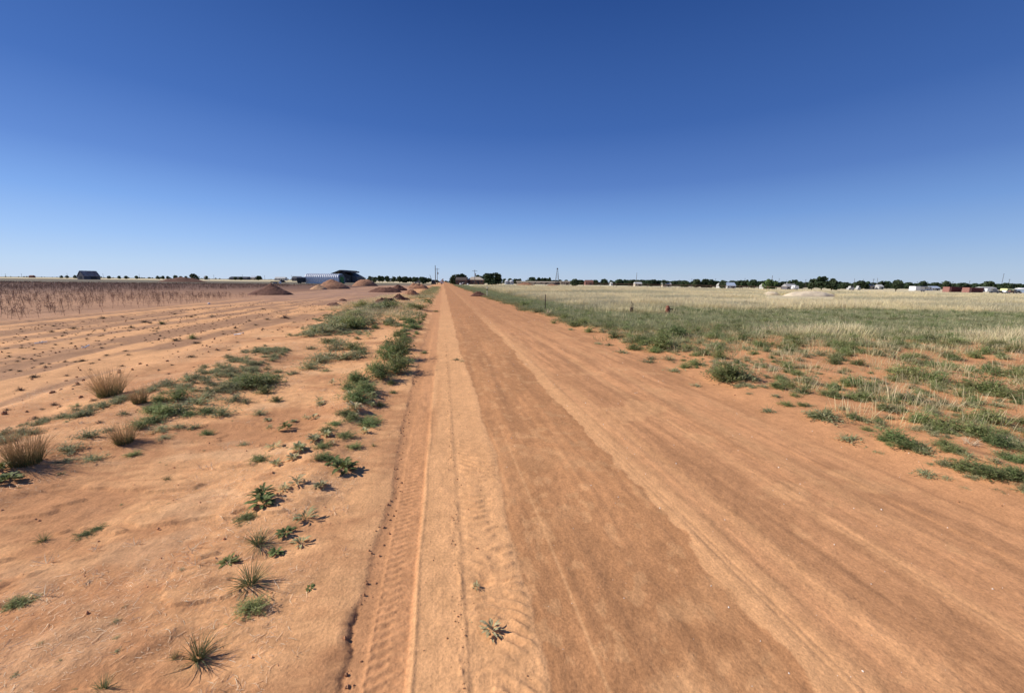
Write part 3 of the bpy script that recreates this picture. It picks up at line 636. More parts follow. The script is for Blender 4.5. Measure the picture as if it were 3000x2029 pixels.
# strip of green weeds beside the wheel track, wide bushes first
for q, wd, zs in ((W3(900, 830), 96, 1.35), (W3(950, 690), 84, 1.6), (W3(850, 700), 76, 1.4), (W3(760, 890), 84, 1.1), (W3(960, 590), 60, 1.5), (W3(520, 930), 52, 1.0), (W3(700, 830), 60, 1.1), (W3(940, 470), 44, 1.1), (W3(980, 770), 50, 1.1),
                  (W(2010, 215), 90, .9), (W(2110, 450), 60, .7), (W(1900, 350), 56, .6), (W(1730, 495), 46, .6), (W(1680, 655), 52, .8), (W(1880, 550), 56, .5), (W(1990, 650), 44, .7), (W(1690, 740), 50, .9), (W(1990, 60), 80, .9),
                  (W(2120, 150), 50, 1.), (W(1930, 120), 50, .9), (W(1800, 440), 40, .6), (W(2060, 130), 66, 1.), (W(1960, 390), 50, .8), (W3(560, 1010), 40, .9), (W3(860, 960), 30, 1.), (W3(880, 1050), 22, .9), (W3(740, 1180), 32, .8), (W3(640, 1340), 60, .6), (W3(560, 1130), 40, .8),
                  (W3(1060, 330), 44, .7), (W3(1075, 385), 50, .6), (W3(1030, 260), 34, .7), (W3(1130, 385), 34, .6), (W3(1150, 195), 60, .7), (W3(1060, 185), 50, .7), (W3(1320, 220), 18, .6), (W3(990, 300), 26, .7)):
    pt('weed_clump', 'weed', q, wd*1.08, ('tall bushy green weed clump beside the left wheel track, middle distance' if zs >= 1.3 else 'fine-leaved green weed clump at the near end of the strip beside the track' if q[1] > 1180 else 'small green weed clump far up the strip beside the left wheel track' if q[1] < 1000 else 'fine-leaved green weed clump in the middle of the strip beside the track'), 'weed', G1+('' if zs < 1.3 else ', tall ones'), zsc=zs*.85)
pt('weed_clump', 'weed', W3(1200, 645), 22, 'small green sprout alone on the sand shoulder beside the track', 'weed', zsc=.8)
pt('weed_clump', 'flat', W3(1525, 712), 24, 'flat green sprig between the wheel tracks, left one', 'weed')
pt('weed_clump', 'flat', W3(1582, 728), 18, 'flat green sprig between the wheel tracks, right one', 'weed')
# second strip further left: sage coloured grass and weeds
G2 = 'grey-green weeds in the strip along the field edge'
L2 = 'grey-green bushy weed in the field-edge strip'
lst = [(W(770, 360), 56, 1.), (W(1110, 350), 36, .9), (W(1265, 232), 30, .9), (W(640, 535), 32, .9), (W(965, 630), 26, .9), (W(1110, 765), 46, .5), (W(520, 475), 34, .8), (W(380, 465), 34, .9), (W(160, 330), 44, .9), (W(270, 355), 80, .6),
       (W(400, 310), 72, .7), (W(370, 205), 60, .9), (W(560, 245), 66, .7), (W(780, 130), 58, .8), (W(900, 120), 54, 1.), (W(1160, 160), 42, .9), (W(880, 225), 56, .8), (W(990, 245), 34, .9), (W(690, 80), 32, .6), (W(200, 230), 40, .9), (W(230, 490), 50, .6),
       (W(1080, 90), 90, .7), (W(980, 80), 70, .7), (W(1180, 60), 60, .7), (W(640, 330), 50, .5), (W(480, 350), 40, .5), (W(620, 190), 50, .6), (W(250, 560), 36, .5), (W(130, 420), 60, .5),
       (W4(1020, 905), 54, 1.0), (W4(780, 1030), 66, .8), (W4(1050, 1170), 52, .9), (W4(1550, 1105), 34, .6), (W4(740, 1185), 46, .5), (W4(1590, 800), 48, .9), (W4(1800, 590), 44, .9), (W4(1390, 460), 26, .8), (W4(1240, 830), 30, .7), (W4(1420, 640), 28, .9), (W4(700, 1330), 16, 1.2),
       (W3(20, 800), 60, .8), (W3(120, 740), 70, .8), (W3(200, 700), 64, .8), (W3(190, 830), 26, .9), (W3(380, 700), 66, .8), (W3(500, 690), 60, .8), (W3(290, 610), 60, .8), (W3(330, 560), 60, .7), (W3(470, 600), 54, .7), (W3(250, 540), 50, .6), (W3(40, 600), 30, .8), (W3(560, 650), 40, .8),
       (W3(20, 470), 40, .9), (W3(80, 430), 50, .9), (W3(180, 430), 60, .9), (W3(280, 400), 66, .9), (W3(300, 330), 60, .8), (W3(400, 380), 66, .9), (W3(500, 390), 64, .9), (W3(560, 350), 60, .9), (W3(660, 340), 50, .9), (W3(700, 390), 26, .8), (W3(870, 350), 40, 1.), (W3(820, 330), 30, 1.),
       (W3(460, 260), 36, .8), (W3(540, 240), 40, .8), (W3(560, 170), 44, .8), (W3(640, 210), 50, .9), (W3(720, 190), 50, .9), (W3(800, 190), 50, .9), (W3(880, 180), 40, .9), (W3(940, 370), 40, .6), (W3(1010, 410), 30, .5)]
for q, wd, zs in lst: pt('weed_clump', random.choice(['sage', 'sage', 'weed']), q, wd*1.25, L2+(', near the brown bunch grasses' if q[0] < 480 else ', far up towards the soil berm' if q[1] < 1000 else ', middle stretch'), 'weed', G2+(' near the bunch grasses' if q[0] < 480 else ' far up' if q[1] < 1000 else ', middle stretch'), zsc=zs)
# dry clumps in the bare field
pts5 = [(365, 245), (350, 283), (440, 287), (400, 267), (500, 262), (705, 195), (835, 182), (900, 198), (985, 220), (1020, 224), (895, 256), (1070, 264), (1190, 164), (1300, 182), (1330, 175), (1520, 300), (1600, 258), (1610, 284), (1740, 238), (1560, 184), (725, 444), (850, 414), (875, 440), (1195, 342), (1310, 325),
        (1335, 362), (1300, 455), (1480, 405), (1560, 408), (1615, 356), (560, 485), (625, 498), (285, 500), (40, 398), (60, 424), (830, 518), (235, 592), (450, 582), (540, 645), (500, 655), (1760, 332), (1790, 490), (1170, 510), (1080, 545), (1150, 570), (1270, 570), (1320, 525), (1940, 190), (2190, 134), (1790, 130),
        (1820, 200), (2000, 220), (1210, 620), (1145, 640), (1360, 664), (1560, 505), (1450, 555), (1700, 210), (150, 280), (1790, 265)]
big = {(705, 195), (985, 220), (895, 256), (1335, 362), (1195, 342), (1300, 455), (1940, 190), (560, 485), (235, 592), (500, 262)}
GD = 'dead weed clumps scattered over the bare field'
for u in pts5:
    pt('dead_weed', 'dead', (.4303*u[0], 850+.4303*u[1]), (36 if u in big else 21)*random.uniform(.8, 1.2), 'small dark dead weed clump lying on the bare sandy field', 'dead weed', GD, zsc=.8)
for u, wd in ((( 80, 590), 22), ((620, 535), 30), ((490, 585), 20), ((400, 695), 32), ((690, 555), 18), ((240, 365), 32), ((390, 215), 22), ((900, 305), 24), ((1080, 485), 30), ((770, 195), 16), ((640, 800), 16), ((1150, 740), 26), ((1040, 130), 14), ((950, 33), 22), ((480, 63), 14), ((1410, 88), 16), ((210, 1430), 20)):
    pt('dead_weed', 'dead', W4(*u), wd*1.1, 'dead brown weed on pale sand near the brown bunch grasses', 'dead weed', 'dead weeds around the bunch grasses')
pt('dead_weed', 'deadp', (.4303*705, 850+.4303*268), 20, 'pale straw coloured dead weed in the bare field, left of the furrow middle', 'dead weed', zsc=1.2)
pt('dead_weed', 'deadp', (.4303*1440, 850+.4303*180), 26, 'pale straw coloured tumbleweed below the red soil cone', 'dead weed', zsc=1.2)
pt('green_weed', 'weed', (.4303*1105, 850+.4303*232), 20, 'single green weed among the dead clumps of the bare field', 'weed', zsc=1.1)
pt('green_weed', 'weed', (.4303*1310, 850+.4303*330), 22, 'dull green weed on the furrow ridge in the middle of the bare field', 'weed', zsc=1.4)
pt('green_weed', 'sage', (.4303*1745, 850+.4303*422), 42, 'grey-green weed with wispy tops between field and first weed strip', 'weed', zsc=1.)
pt('green_weed', 'sage', (.4303*1425, 850+.4303*642), 26, 'low green weed left of the strip, near the bunch grasses', 'weed', zsc=.7)
# scattered small remains
def rnd_pts(n, x0, x1, y0, y1, f=None):
    x = RNG.uniform(x0, x1, n*6); y = RNG.uniform(y0, y1, n*6); ok = np.ones(len(x), bool) if f is None else f(x, y)
    return x[ok][:n], y[ok][:n]
def vis(x, y, m=.06):
    d = np.stack([x, y, 0*x-CAMH], -1); z_ = d@F; u = 1500+FPX*(d@RV)/np.maximum(z_, .1); v = 1014.5-FPX*(d@UV)/np.maximum(z_, .1)
    return (z_ > .3) & (u > -3000*m) & (u < 3000*(1+m)) & (v < 2029*(1+m))
def sc_plants(name, key, x, y, sc, lab):
    return scatter(name, key, np.stack([x, y, terrain(x, y)-.005], -1), RNG.uniform(0, 6.28, len(x)), sc, lab)
x, y = rnd_pts(900, -14, -4.6, 4, 34, lambda x, y: vis(x, y) & (vn(x*.9, y*.5, 90) > .5))
sc_plants('plant_litter', 'dead', x, y, RNG.uniform(.015, .07, len(x)), 'dark plant remains and crumbs strewn over the bare field')
x, y = rnd_pts(260, -3.6, -.7, 1.2, 16, lambda x, y: vis(x, y) & (vn(x*1.7, y, 91) > .45) & (x < -.9-.0*y))
sc_plants('seedlings', 'sage', x, y, RNG.uniform(.008, .03, len(x)), 'tiny seedlings sprouting over the sandy verge')
x, y = rnd_pts(2300, -6.0, -2.2, 4.2, 30, lambda x, y: vis(x, y) & (vn(x*.8, y*.45, 92) > .38) & (np.abs(x+4.0-.62*sstep(5.3, 6.8, y)*(1-sstep(12, 17, y))) < (.55+.06*y)*RNG.uniform(.3, 1, len(x))))
sc_plants('verge_grass', 'sage', x, y, RNG.uniform(.05, .17, len(x)), 'low grey-green growth filling the strip along the field')
x, y = rnd_pts(500, -2.4, -.85, 9, 46, lambda x, y: vis(x, y) & (vn(x*.9, y*.3, 93) > .48))
sc_plants('bank_weeds', 'weed', x, y, RNG.uniform(.05, .16, len(x)), 'green weeds on the distant bank left of the road')
x, y = rnd_pts(700, -6.5, -1.2, 17, 46, lambda x, y: vis(x, y) & (vn(x*.4, y*.2, 94) > .40))
sc_plants('bank_grass', 'tan', x, y, RNG.uniform(.3, .7, len(x)), 'dry tan grass on the distant bank left of the road')
x, y = rnd_pts(260, -3, -1.0, 36, 120, lambda x, y: vis(x, y))
sc_plants('roadside_growth', 'tgreen', x, y, RNG.uniform(.8, 1.6, len(x)), 'green growth along the left road edge towards the horizon')

# straw litter on the left verge
def litter():
    n = 42000; x, y = rnd_pts(n, -6, -.75, 1.0, 11, lambda x, y: vis(x, y) & (RNG.uniform(0, 1, len(x)) < sstep(.35, .75, vn(x*1.5, y*1.5, 95))) & (x > -1.3-.75*y))
    n = len(x); a = RNG.uniform(0, 6.28, n); P = np.stack([x, y, terrain(x, y)+.003], -1)
    D_ = np.stack([np.cos(a), np.sin(a), RNG.uniform(0, .35, n)], -1); D_ /= np.linalg.norm(D_, axis=1, keepdims=True)
    B = np.stack([RNG.normal(0, 1.9, n), RNG.normal(0, 1.9, n), np.full(n, -.45)], -1)
    big_ = RNG.uniform(0, 1, n)**4
    v, f_, l_ = ribbons(P, D_, B, .015+.065*big_, .0011+.0014*big_, 4, RNG)
    o = link('straw_litter', new_mesh('straw_litter', v, f_, l_, M['straw'])); tag(o, 'bleached straw and stem bits littering the sandy verge', kind='stuff')
litter()
def crumbs(name, xs, ys, r, m, lab, sink=.3):
    ico = np.array([(0, 0, 1), (.89, 0, .45), (.28, .85, .45), (-.72, .53, .45), (-.72, -.53, .45), (.28, -.85, .45), (.72, .53, -.45), (-.28, .85, -.45), (-.89, 0, -.45), (-.28, -.85, -.45), (.72, -.53, -.45), (0, 0, -1)])
    fc = np.array([(0, 1, 2), (0, 2, 3), (0, 3, 4), (0, 4, 5), (0, 5, 1), (1, 6, 2), (2, 7, 3), (3, 8, 4), (4, 9, 5), (5, 10, 1), (6, 7, 2), (7, 8, 3), (8, 9, 4), (9, 10, 5), (10, 6, 1), (11, 7, 6), (11, 8, 7), (11, 9, 8), (11, 10, 9), (11, 6, 10)])
    n = len(xs); V = ico[None]*RNG.uniform(.6, 1.25, (n, 12, 1))*r[:, None, None]*RNG.uniform(.6, 1.2, (n, 1, 3))
    V[:, :, 0] += xs[:, None]; V[:, :, 1] += ys[:, None]; V[:, :, 2] += (terrain(xs, ys)+r*sink)[:, None]
    ff = (fc[None]+12*np.arange(n)[:, None, None]).ravel(); o = link(name, new_mesh(name, V.reshape(-1, 3), ff, np.full(n*20, 3), m)); tag(o, lab, kind='stuff')
n = 1000; y = 1.1+12*RNG.uniform(0, 1, n)**1.6; x = np.where(RNG.uniform(0, 1, n) < .6, RNG.normal(.05, .02, n), RNG.uniform(-.15, .4, n))
crumbs('track_crumbs', x, y, .0013+.0042*RNG.uniform(0, 1, n)**4*(1+y*.12), M['clod'], 'crumbs of red soil along the wheel track edges')
n = 420; y = 1.0+7*RNG.uniform(0, 1, n)**1.3; x = ledge_x(y)+RNG.normal(.03, .03, n)
crumbs('ledge_crumbs', x, y, .002+.009*RNG.uniform(0, 1, n)**4, M['clod'], 'broken soil lumps at the foot of the eroded ledge')
n = 900; y = .8+22*RNG.uniform(0, 1, n)**1.5; x = RNG.uniform(.5, 4.6, n)
crumbs('white_pebbles', x, y, .0012+.004*RNG.uniform(0, 1, n)**3*(1+y*.1), M['pebble'], 'tiny white pebbles pressed into the dirt road')
n = 900; x, y = rnd_pts(n, -6, -.6, 1, 9, lambda x, y: vis(x, y))
crumbs('verge_crumbs', x, y, .002+.010*RNG.uniform(0, 1, len(x))**5, M['clod'], 'small soil crumbs over the left verge')
n = 1100; x, y = rnd_pts(n, -14, -5, 5, 30, lambda x, y: vis(x, y) & (vn(x*.8, y*.4, 96) > .45))
crumbs('field_clods', x, y, .006+.026*RNG.uniform(0, 1, len(x))**3, M['clod'], 'soil clods turned up in the bare field')
n = 300; x, y = rnd_pts(n, 3.9, 7, 2, 12, lambda x, y: vis(x, y))
crumbs('shoulder_crumbs', x, y, .003+.012*RNG.uniform(0, 1, len(x))**4, M['clod'], 'small soil crumbs on the right shoulder')

# ------------------------------------------------------------------ right verge: low bushy weeds, the nearest ones by hand
A = []
for u, v, w_ in ((770, 1012, 230), (920, 945, 90), (630, 922, 70), (510, 918, 90), (570, 848, 70), (430, 852, 70), (450, 790, 120), (210, 722, 170), (70, 712, 200), (660, 750, 160), (840, 850, 150), (1050, 875, 170), (1000, 765, 170), (1120, 792, 140), (1240, 805, 80), (1190, 762, 60), (510, 640, 110),
                 (620, 640, 100), (600, 590, 80), (850, 612, 110), (1090, 1035, 90), (1180, 1032, 80), (1250, 955, 190), (1100, 1100, 80), (1290, 1180, 210), (1400, 1225, 190), (1500, 1045, 180), (1660, 1085, 220), (1920, 1140, 210), (2050, 1200, 200), (2190, 1225, 200), (1650, 1205, 130), (1700, 1255, 90), (1800, 1378, 170),
                 (2000, 1440, 200), (2190, 1450, 200), (2220, 1335, 150), (1990, 1010, 230), (1800, 850, 130), (1650, 912, 120), (1740, 955, 80), (1560, 852, 100), (1850, 930, 120), (1450, 885, 200), (1380, 705, 200), (1580, 745, 200), (2000, 820, 250), (2100, 865, 150), (1350, 960, 90), (1540, 960, 90), (1840, 1290, 110), (2090, 1300, 110), (1200, 880, 90)):
    A.append((W6(u, v), w_*.4007))
for u, v, w_ in ((2160, 755, 290), (2060, 700, 130), (1900, 645, 110), (1820, 662, 90), (1570, 600, 80), (1700, 605, 100), (1440, 525, 120), (1290, 435, 110), (1480, 475, 120), (1590, 545, 100), (1650, 510, 240), (1750, 425, 200), (1400, 435, 50), (1360, 447, 40), (1200, 395, 100), (980, 350, 90), (1060, 335, 130), (1100, 395, 80),
                 (960, 378, 50), (830, 328, 50), (1740, 625, 40), (1910, 665, 40), (1850, 530, 120), (1960, 560, 120), (2080, 590, 140), (2100, 520, 130), (1560, 430, 120), (1250, 370, 90), (920, 300, 100), (700, 245, 100), (620, 200, 90)):
    A.append((W5(u, v), w_*.3873))
def wlab(key, px, py, wpx):
    zn = 'near the lower right corner of the verge' if (py > 1200 and px > 2550) else 'on the near right verge beside the road' if py > 1120 else 'in the middle of the right verge' if py > 1020 else 'far along the right verge'
    sz = 'large' if wpx > 60 else 'medium' if wpx > 30 else 'small'; co = 'grey-green' if key == 'sage' else 'green'
    return '%s bushy %s weed rooted in red sand %s' % (sz, co, zn), '%s %s weeds %s' % (sz, co, zn)
def wplant(key, x, y, size, zsc):
    z = float(terrain(x, y)); d = np.array([x, y, z-CAMH]); zz = d@F; px, py = 1500+FPX*(d@RV)/zz, 1014.5-FPX*(d@UV)/zz
    l_, g_ = wlab(key, px, py, 2*size/mpp(x, y)); return plant('bushy_weed', key, x, y, size, l_, 'weed', g_, zsc)
nright = 0
for q, wd in A:
    x, y, z = gnd(*q); nright += 1
    wplant(random.choice(['weed', 'weed', 'weed', 'sage']), x, y, wd*1.5*1.12*mpp(x, y, z)/2, random.uniform(.7, 1.0))
    if wd > 55:
        for k_ in range(3):
            wplant('weed', x+random.uniform(-.7, .7)*wd*mpp(x, y)/2, y+random.uniform(-.1, .8)*wd*mpp(x, y)/2, wd*mpp(x, y)*random.uniform(.22, .34), random.uniform(.8, 1.3)); nright += 1
GF = 'flat grass sprigs on the bare right shoulder'
for q, wd in ((W6(380, 962), 44), (W6(240, 832), 24), (W6(980, 1170), 74), (W6(1180, 1258), 28), (W6(1540, 1425), 64), (W6(1690, 1452), 36), (W6(1820, 1522), 24), (W6(270, 750), 18), (W6(40, 742), 30), (W5(1740, 690), 46), (W5(1910, 802), 36), (W5(1550, 622), 42), (W5(1350, 548), 42), (W5(1170, 484), 26), (W5(1250, 494), 30), (W6(640, 790), 22), (W6(2050, 1530), 20)):
    pt('grass_sprig', 'flat', q, wd, 'flat sparse grass sprig on the bare sand of the right shoulder', 'grass', GF)
pt('dead_shrub', 'deadp', W6(1860, 1200), 60, 'bleached twiggy dead shrub among green weeds at the far right', 'shrub', zsc=1.1)
pt('dead_shrub', 'deadp', W6(410, 645), 40, 'pale dead shrub leaning left of a round dark green weed', 'shrub', zsc=1.2)
pt('dead_shrub', 'deadp', W6(1000, 850), 50, 'bleached dead stems rising behind weeds in the middle of the right verge', 'shrub', zsc=1.2)
yuc = new_mesh('yucca', *grass(60, .38, .1, .022, .5, 3, 301, .2), M['deadp'])
x, y, z = gnd(*W5(790, 262)); tag(link('yucca', yuc, None, (x, y, z), 1.), 'pale spiky yucca at the road edge near the rusty post', 'yucca')
# fill up to 300 individual weeds, nearest first, then countless ones
def green_zone(x, y):
    bare, streak, farz = right_zones(x, y)
    return (1-bare)*(1-farz)
x = RNG.uniform(4.6, 34, 5200); y = RNG.uniform(2.2, 30, 5200); gz = green_zone(x, y); ok = vis(x, y) & (RNG.uniform(0, 1, len(x)) < gz)
x, y = x[ok], y[ok]; o_ = np.argsort(np.hypot(x, y)); x, y = x[o_], y[o_]
k_ = max(0, 300-nright); print('right weeds', nright, len(x))
for i in range(k_):
    wplant(random.choice(['weed', 'weed', 'sage']), x[i], y[i], random.uniform(.08, .2), random.uniform(.6, 1.1))
sc_plants('green_weeds', 'weed', x[k_::2], y[k_::2], RNG.uniform(.12, .32, len(x[k_::2])), 'dense green weeds covering the field between road shoulder and tall grass')
sc_plants('greyish_weeds', 'sage', x[k_+1::2], y[k_+1::2], RNG.uniform(.12, .30, len(x[k_+1::2])), 'grey-green weeds mixed into the green field')
yv = 2.0+24*RNG.uniform(0, 1, 1900)**1.2; xv = vege_x(yv)+.25+np.abs(RNG.normal(0, 1, 1900))*(1.2+.06*yv); ok = vis(xv, yv) & (vn(xv*1.3, yv*.9, 120) > .42)
sc_plants('verge_weeds', 'sage', xv[ok], yv[ok], RNG.uniform(.03, .13, ok.sum()), 'small muted weeds filling the edge of the right verge')
xt, yt = rnd_pts(170, -4.5, -.75, 1.1, 9, lambda x, y: vis(x, y) & (vn(x*1.2, y, 121) > .45))
sc_plants('dead_sprigs', 'twig', xt, yt, RNG.uniform(.25, .8, len(xt)), 'bits of dead stems standing over the sandy verge')
x = RNG.uniform(4.8, 60, 60000); y = RNG.uniform(3, 34, 60000); bare, streak, farz = right_zones(x, y); D = x*math.sin(YAW)+y*math.cos(YAW)
ok = vis(x, y, .02) & (RNG.uniform(0, 1, len(x)) < (1-bare)*(1-farz)*sstep(8, 17, D)*.75)
sc_plants('green_field_grass', 'tgreen', x[ok], y[ok], RNG.uniform(.5, .95, ok.sum()), 'short green grass sward in front of the tall dry grass')
ok = vis(x, y, .02) & (RNG.uniform(0, 1, len(x)) < streak*.6*(1-farz))
sc_plants('dry_streak_grass', 'tan', x[ok], y[ok], RNG.uniform(.4, .8, ok.sum()), 'streak of pale dry grass crossing the green field')
x, y = rnd_pts(1700, 5, 34, 3, 27, lambda x, y: vis(x, y) & (green_zone(x, y) > .5))
sc_plants('dry_stems', 'tan', x, y, RNG.uniform(.2, .55, len(x)), 'single dry grass stems standing among green weeds')
def mound_front(x, y):
    d = np.stack([x, y, 0*x-CAMH], -1); z_ = d@F; u = 1500+FPX*(d@RV)/z_; q = gnd(2370, 868); Dm = q[0]*math.sin(YAW)+q[1]*math.cos(YAW); D_ = x*math.sin(YAW)+y*math.cos(YAW)
    return (u > 2225) & (u < 2460) & (D_ > Dm-22) & (D_ < Dm+5)
# tall dry grass field
n = 150000; D = 20+95*RNG.uniform(0, 1, n)**1.15; th = RNG.uniform(-.35, .98, n)+YAW; r_ = D/np.cos(th-YAW); x = r_*np.sin(th); y = r_*np.cos(th)
bare, streak, farz = right_zones(x, y); ok = vis(x, y, .02) & (RNG.uniform(0, 1, n) < farz*(.25+.75*sstep(.3, .55, vn(x*.09, y*.35, 97)))*np.where(D > 70, .55, .8)) & (x > vege_x(y)+1.5) & (np.hypot(x-13.1, y-21.0) > 2.2) & ~mound_front(x, y) & (np.hypot(x-11.1, y-21.5) > 1.8)
x, y, D = x[ok][:75000], y[ok][:75000], D[ok][:75000]
gq = vn(x*.07, y*.30, 99)*.6+vn(x*.35, y*.9, 101)*.4 > .53; sz = RNG.uniform(.55, 1.0, len(x))*(1+.006*D)*(.75+.5*vn(x*.2, y*.5, 102))
sc_plants('grey_dry_grass', 'tgrey', x[gq], y[gq], sz[gq], 'greyish dry grass patches in the tall grass field')
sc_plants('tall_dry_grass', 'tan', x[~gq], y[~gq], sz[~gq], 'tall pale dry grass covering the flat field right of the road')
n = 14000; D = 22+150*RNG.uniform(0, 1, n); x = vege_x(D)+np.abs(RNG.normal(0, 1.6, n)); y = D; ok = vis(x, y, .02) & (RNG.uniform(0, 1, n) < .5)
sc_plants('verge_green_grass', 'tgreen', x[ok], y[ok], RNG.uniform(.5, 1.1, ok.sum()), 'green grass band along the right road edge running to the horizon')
# small shrubs standing in the dry grass
for px, py, wd, ky, zs, lab in ((1900, 864, 24, 'sage', 1.6, 'wiry grey-green shrub standing alone in the tall dry grass'), (1624, 866, 15, 'weed', .9, 'small dark shrub in dry grass behind the rusty post'),
                           (1672, 865, 8, 'sage', 1.3, 'tiny shrub right of the small dark shrub in dry grass'), (1762, 858, 6, 'sage', 1.6, 'thin shrub sprig in dry grass below the pipe fence'), (2870, 915, 30, 'sage', .7, 'low dark shrub at the dry grass edge near the right picture edge')):
    x, y, z = gnd(px, py); plant('field_shrub', ky, x, y, wd*mpp(x, y)/2, lab, 'shrub', None, zs)

# ------------------------------------------------------------------ dead cotton stalks
def st_zone(x, y): return -x > 15.3+.10*np.clip(y-16, 0, 40)+1.5*(vn(x*.2, y*.2, 67)-.5)*0
n = 130000; xr = -(15+np.floor(RNG.uniform(0, 150, n)**1.0)*1.0)+RNG.normal(0, .06, n); y = RNG.uniform(6, 170, n)
D = xr*math.sin(YAW)+y*math.cos(YAW)
ok = vis(xr, y, .02) & st_zone(xr, y) & (D > 3) & (D < 125) & (RNG.uniform(0, 1, n) < np.where(np.hypot(xr, y) < 30, .40, .50)*sstep(.25, .45, vn(xr*.3, y*.3, 98))) & ~((y > 46) & (xr > -34) )
x, y = xr[ok], y[ok]; o_ = np.argsort(np.hypot(x, y)); x, y = x[o_], y[o_]; print('stalks', len(x))
for i in range(300):
    s_ = random.uniform(.75, 1.15)
    tag(link('cotton_stalk', random.choice(PL['stalk']), None, (x[i], y[i], float(terrain(x[i], y[i]))), random.uniform(0, 6.28), (s_, s_, s_)), 'bare dead cotton stalk in the front rows of the stubble field', 'cotton stalk', 'dead cotton stalks in the front rows')
sc_plants('cotton_stubble', 'stalk', x[300:], y[300:], RNG.uniform(.75, 1.2, len(x)-300), 'dead brown cotton stalks filling the field up to the horizon')
# ------------------------------------------------------------------ trees
def crown(seed, nb, wid, z0, shape='round', n=420, leaf=.07):
    g = np.random.default_rng(seed); C_ = []; 
    for i in range(nb):
        t_ = g.uniform(0, 1); zz = z0+(1-z0)*(.12+.76*t_)
        env = (math.sin(math.pi*(.12+.8*t_))**.6 if shape == 'round' else (1-t_)**.7+.12)
        a = g.uniform(0, 6.28); rr = wid*.5*env*math.sqrt(g.uniform(0, 1))*.75
        C_.append((rr*math.cos(a), rr*math.sin(a), zz, wid*g.uniform(.13, .24)*(.6+.4*env)))
    C_ = np.array(C_); k_ = g.integers(0, nb, n); d = g.normal(0, 1, (n, 3)); d /= np.linalg.norm(d, axis=1, keepdims=True)
    P = C_[k_, :3]+d*C_[k_, 3:4]*np.array([1, 1, .8])*g.uniform(.55, 1.08, (n, 1))
    nrm_ = d+g.normal(0, .5, (n, 3)); nrm_ /= np.linalg.norm(nrm_, axis=1, keepdims=True)
    u = np.cross(nrm_, [0, 0, 1.])+g.normal(0, .05, (n, 3)); u /= np.linalg.norm(u, axis=1, keepdims=True); v = np.cross(nrm_, u)
    s_ = leaf*g.uniform(.6, 1.4, (n, 1)); V = np.stack([P-u*s_-v*s_*.6, P+u*s_*.8-v*s_, P+u*s_+v*s_*.7, P-u*s_*.7+v*s_], 1).reshape(-1, 3)
    return new_mesh('crown', V, np.arange(4*n), np.full(n, 4), None)
def trunk(seed, z0, wid):
    g = np.random.default_rng(seed); mb = MB(); mb.tube((0, 0, -.03), (g.normal(0, .02), 0, z0+.15), .035, .022, 7)
    for i in range(6):
        a = g.uniform(0, 6.28); z_ = z0*g.uniform(.6, 1.3); mb.tube((0, 0, z_), (math.cos(a)*wid*.3, math.sin(a)*wid*.3, z_+.28), .017, .006, 5)
    return mb.mesh('trunk', M['bark'])
TP = {'round': [(trunk(400+i, .16, 1.), crown(410+i, 26, 1.15, .10)) for i in range(4)],
      'tall': [(trunk(420+i, .2, .7), crown(430+i, 26, .72, .18, n=520)) for i in range(3)],
      'bush': [(trunk(440+i, .05, 1.), crown(450+i, 30, 1.5, 0., n=520, leaf=.085)) for i in range(3)],
      'cone': [(trunk(460+i, .12, .6), crown(470+i, 26, .62, .08, 'cone', n=480)) for i in range(2)]}
for l_ in TP.values():
    for t_, c_ in l_: c_.materials.append(M['leaf'])
def tree(px, D, pytop, kind, label=None, group=None, wid=1., name='tree', cat='tree', leaf=None):
    x, y, z = far(px, D); h = max(topz(x, y, pytop, px)-z, .8); tm, cm = random.choice(TP[kind])
    o = thing(name, label or 'dark green tree in the row along the horizon', cat, (x, y, z-.05), random.uniform(0, 6.28), group); o.scale = (h*wid, h*wid, h)
    link('trunk', tm, o); c = link('crown', cm, o)
    if leaf: cm2 = cm.copy(); cm2.materials.clear(); cm2.materials.append(leaf); c.data = cm2
    return o
RZ = -YAW
def frame(px0, px1, D):
    pc = (px0+px1)/2; x, y, z = far(pc, D); return x, y, z, (px1-px0)*mpp(x, y, z)
def house(px0, px1, pytop, D, label, wall, roof, cat='house', dep=None, eave=.6, name='house', rz=0., doors=True, hip=False, nwin=3):
    x, y, z, wd = frame(px0, px1, D); h = topz(x, y, pytop, (px0+px1)/2)-z; dep = dep or max(wd*.5, 5)
    o = thing(name, label, cat, (x, y, z), RZ+rz); he = h*eave
    MB().box(0, 0, -.3, wd*.95, dep*.95, he+.3).build('wall', wall, o)
    r_ = MB(); iw = wd*.28 if hip else 0
    a, b = wd/2, dep/2
    V = [(-a, -b, he), (a, -b, he), (a, b, he), (-a, b, he), (-a+iw, 0, h), (a-iw, 0, h)]
    r_.add(V, [(0, 3, 2, 1), (0, 1, 5, 4), (2, 3, 4, 5), (1, 2, 5), (3, 0, 4)]); r_.build('roof', roof, o)
    for i in range(nwin):
        xw = wd*(-.34+.68*i/max(nwin-1, 1)); MB().box(xw, -dep*.475-.03, he*.42, min(1.4, wd*.13), .08, he*.33).build('window', M['glass'], o)
    if doors: MB().box(wd*.17, -dep*.475-.035, 0, 1.0, .09, he*.75).build('door', M['dark'], o)
    return o
def box_thing(px0, px1, pytop, D, label, m, cat, name, dep=2.4, rz=0., zb=0.):
    x, y, z, wd = frame(px0, px1, D); h = topz(x, y, pytop, (px0+px1)/2)-z
    return x, y, z, wd, h
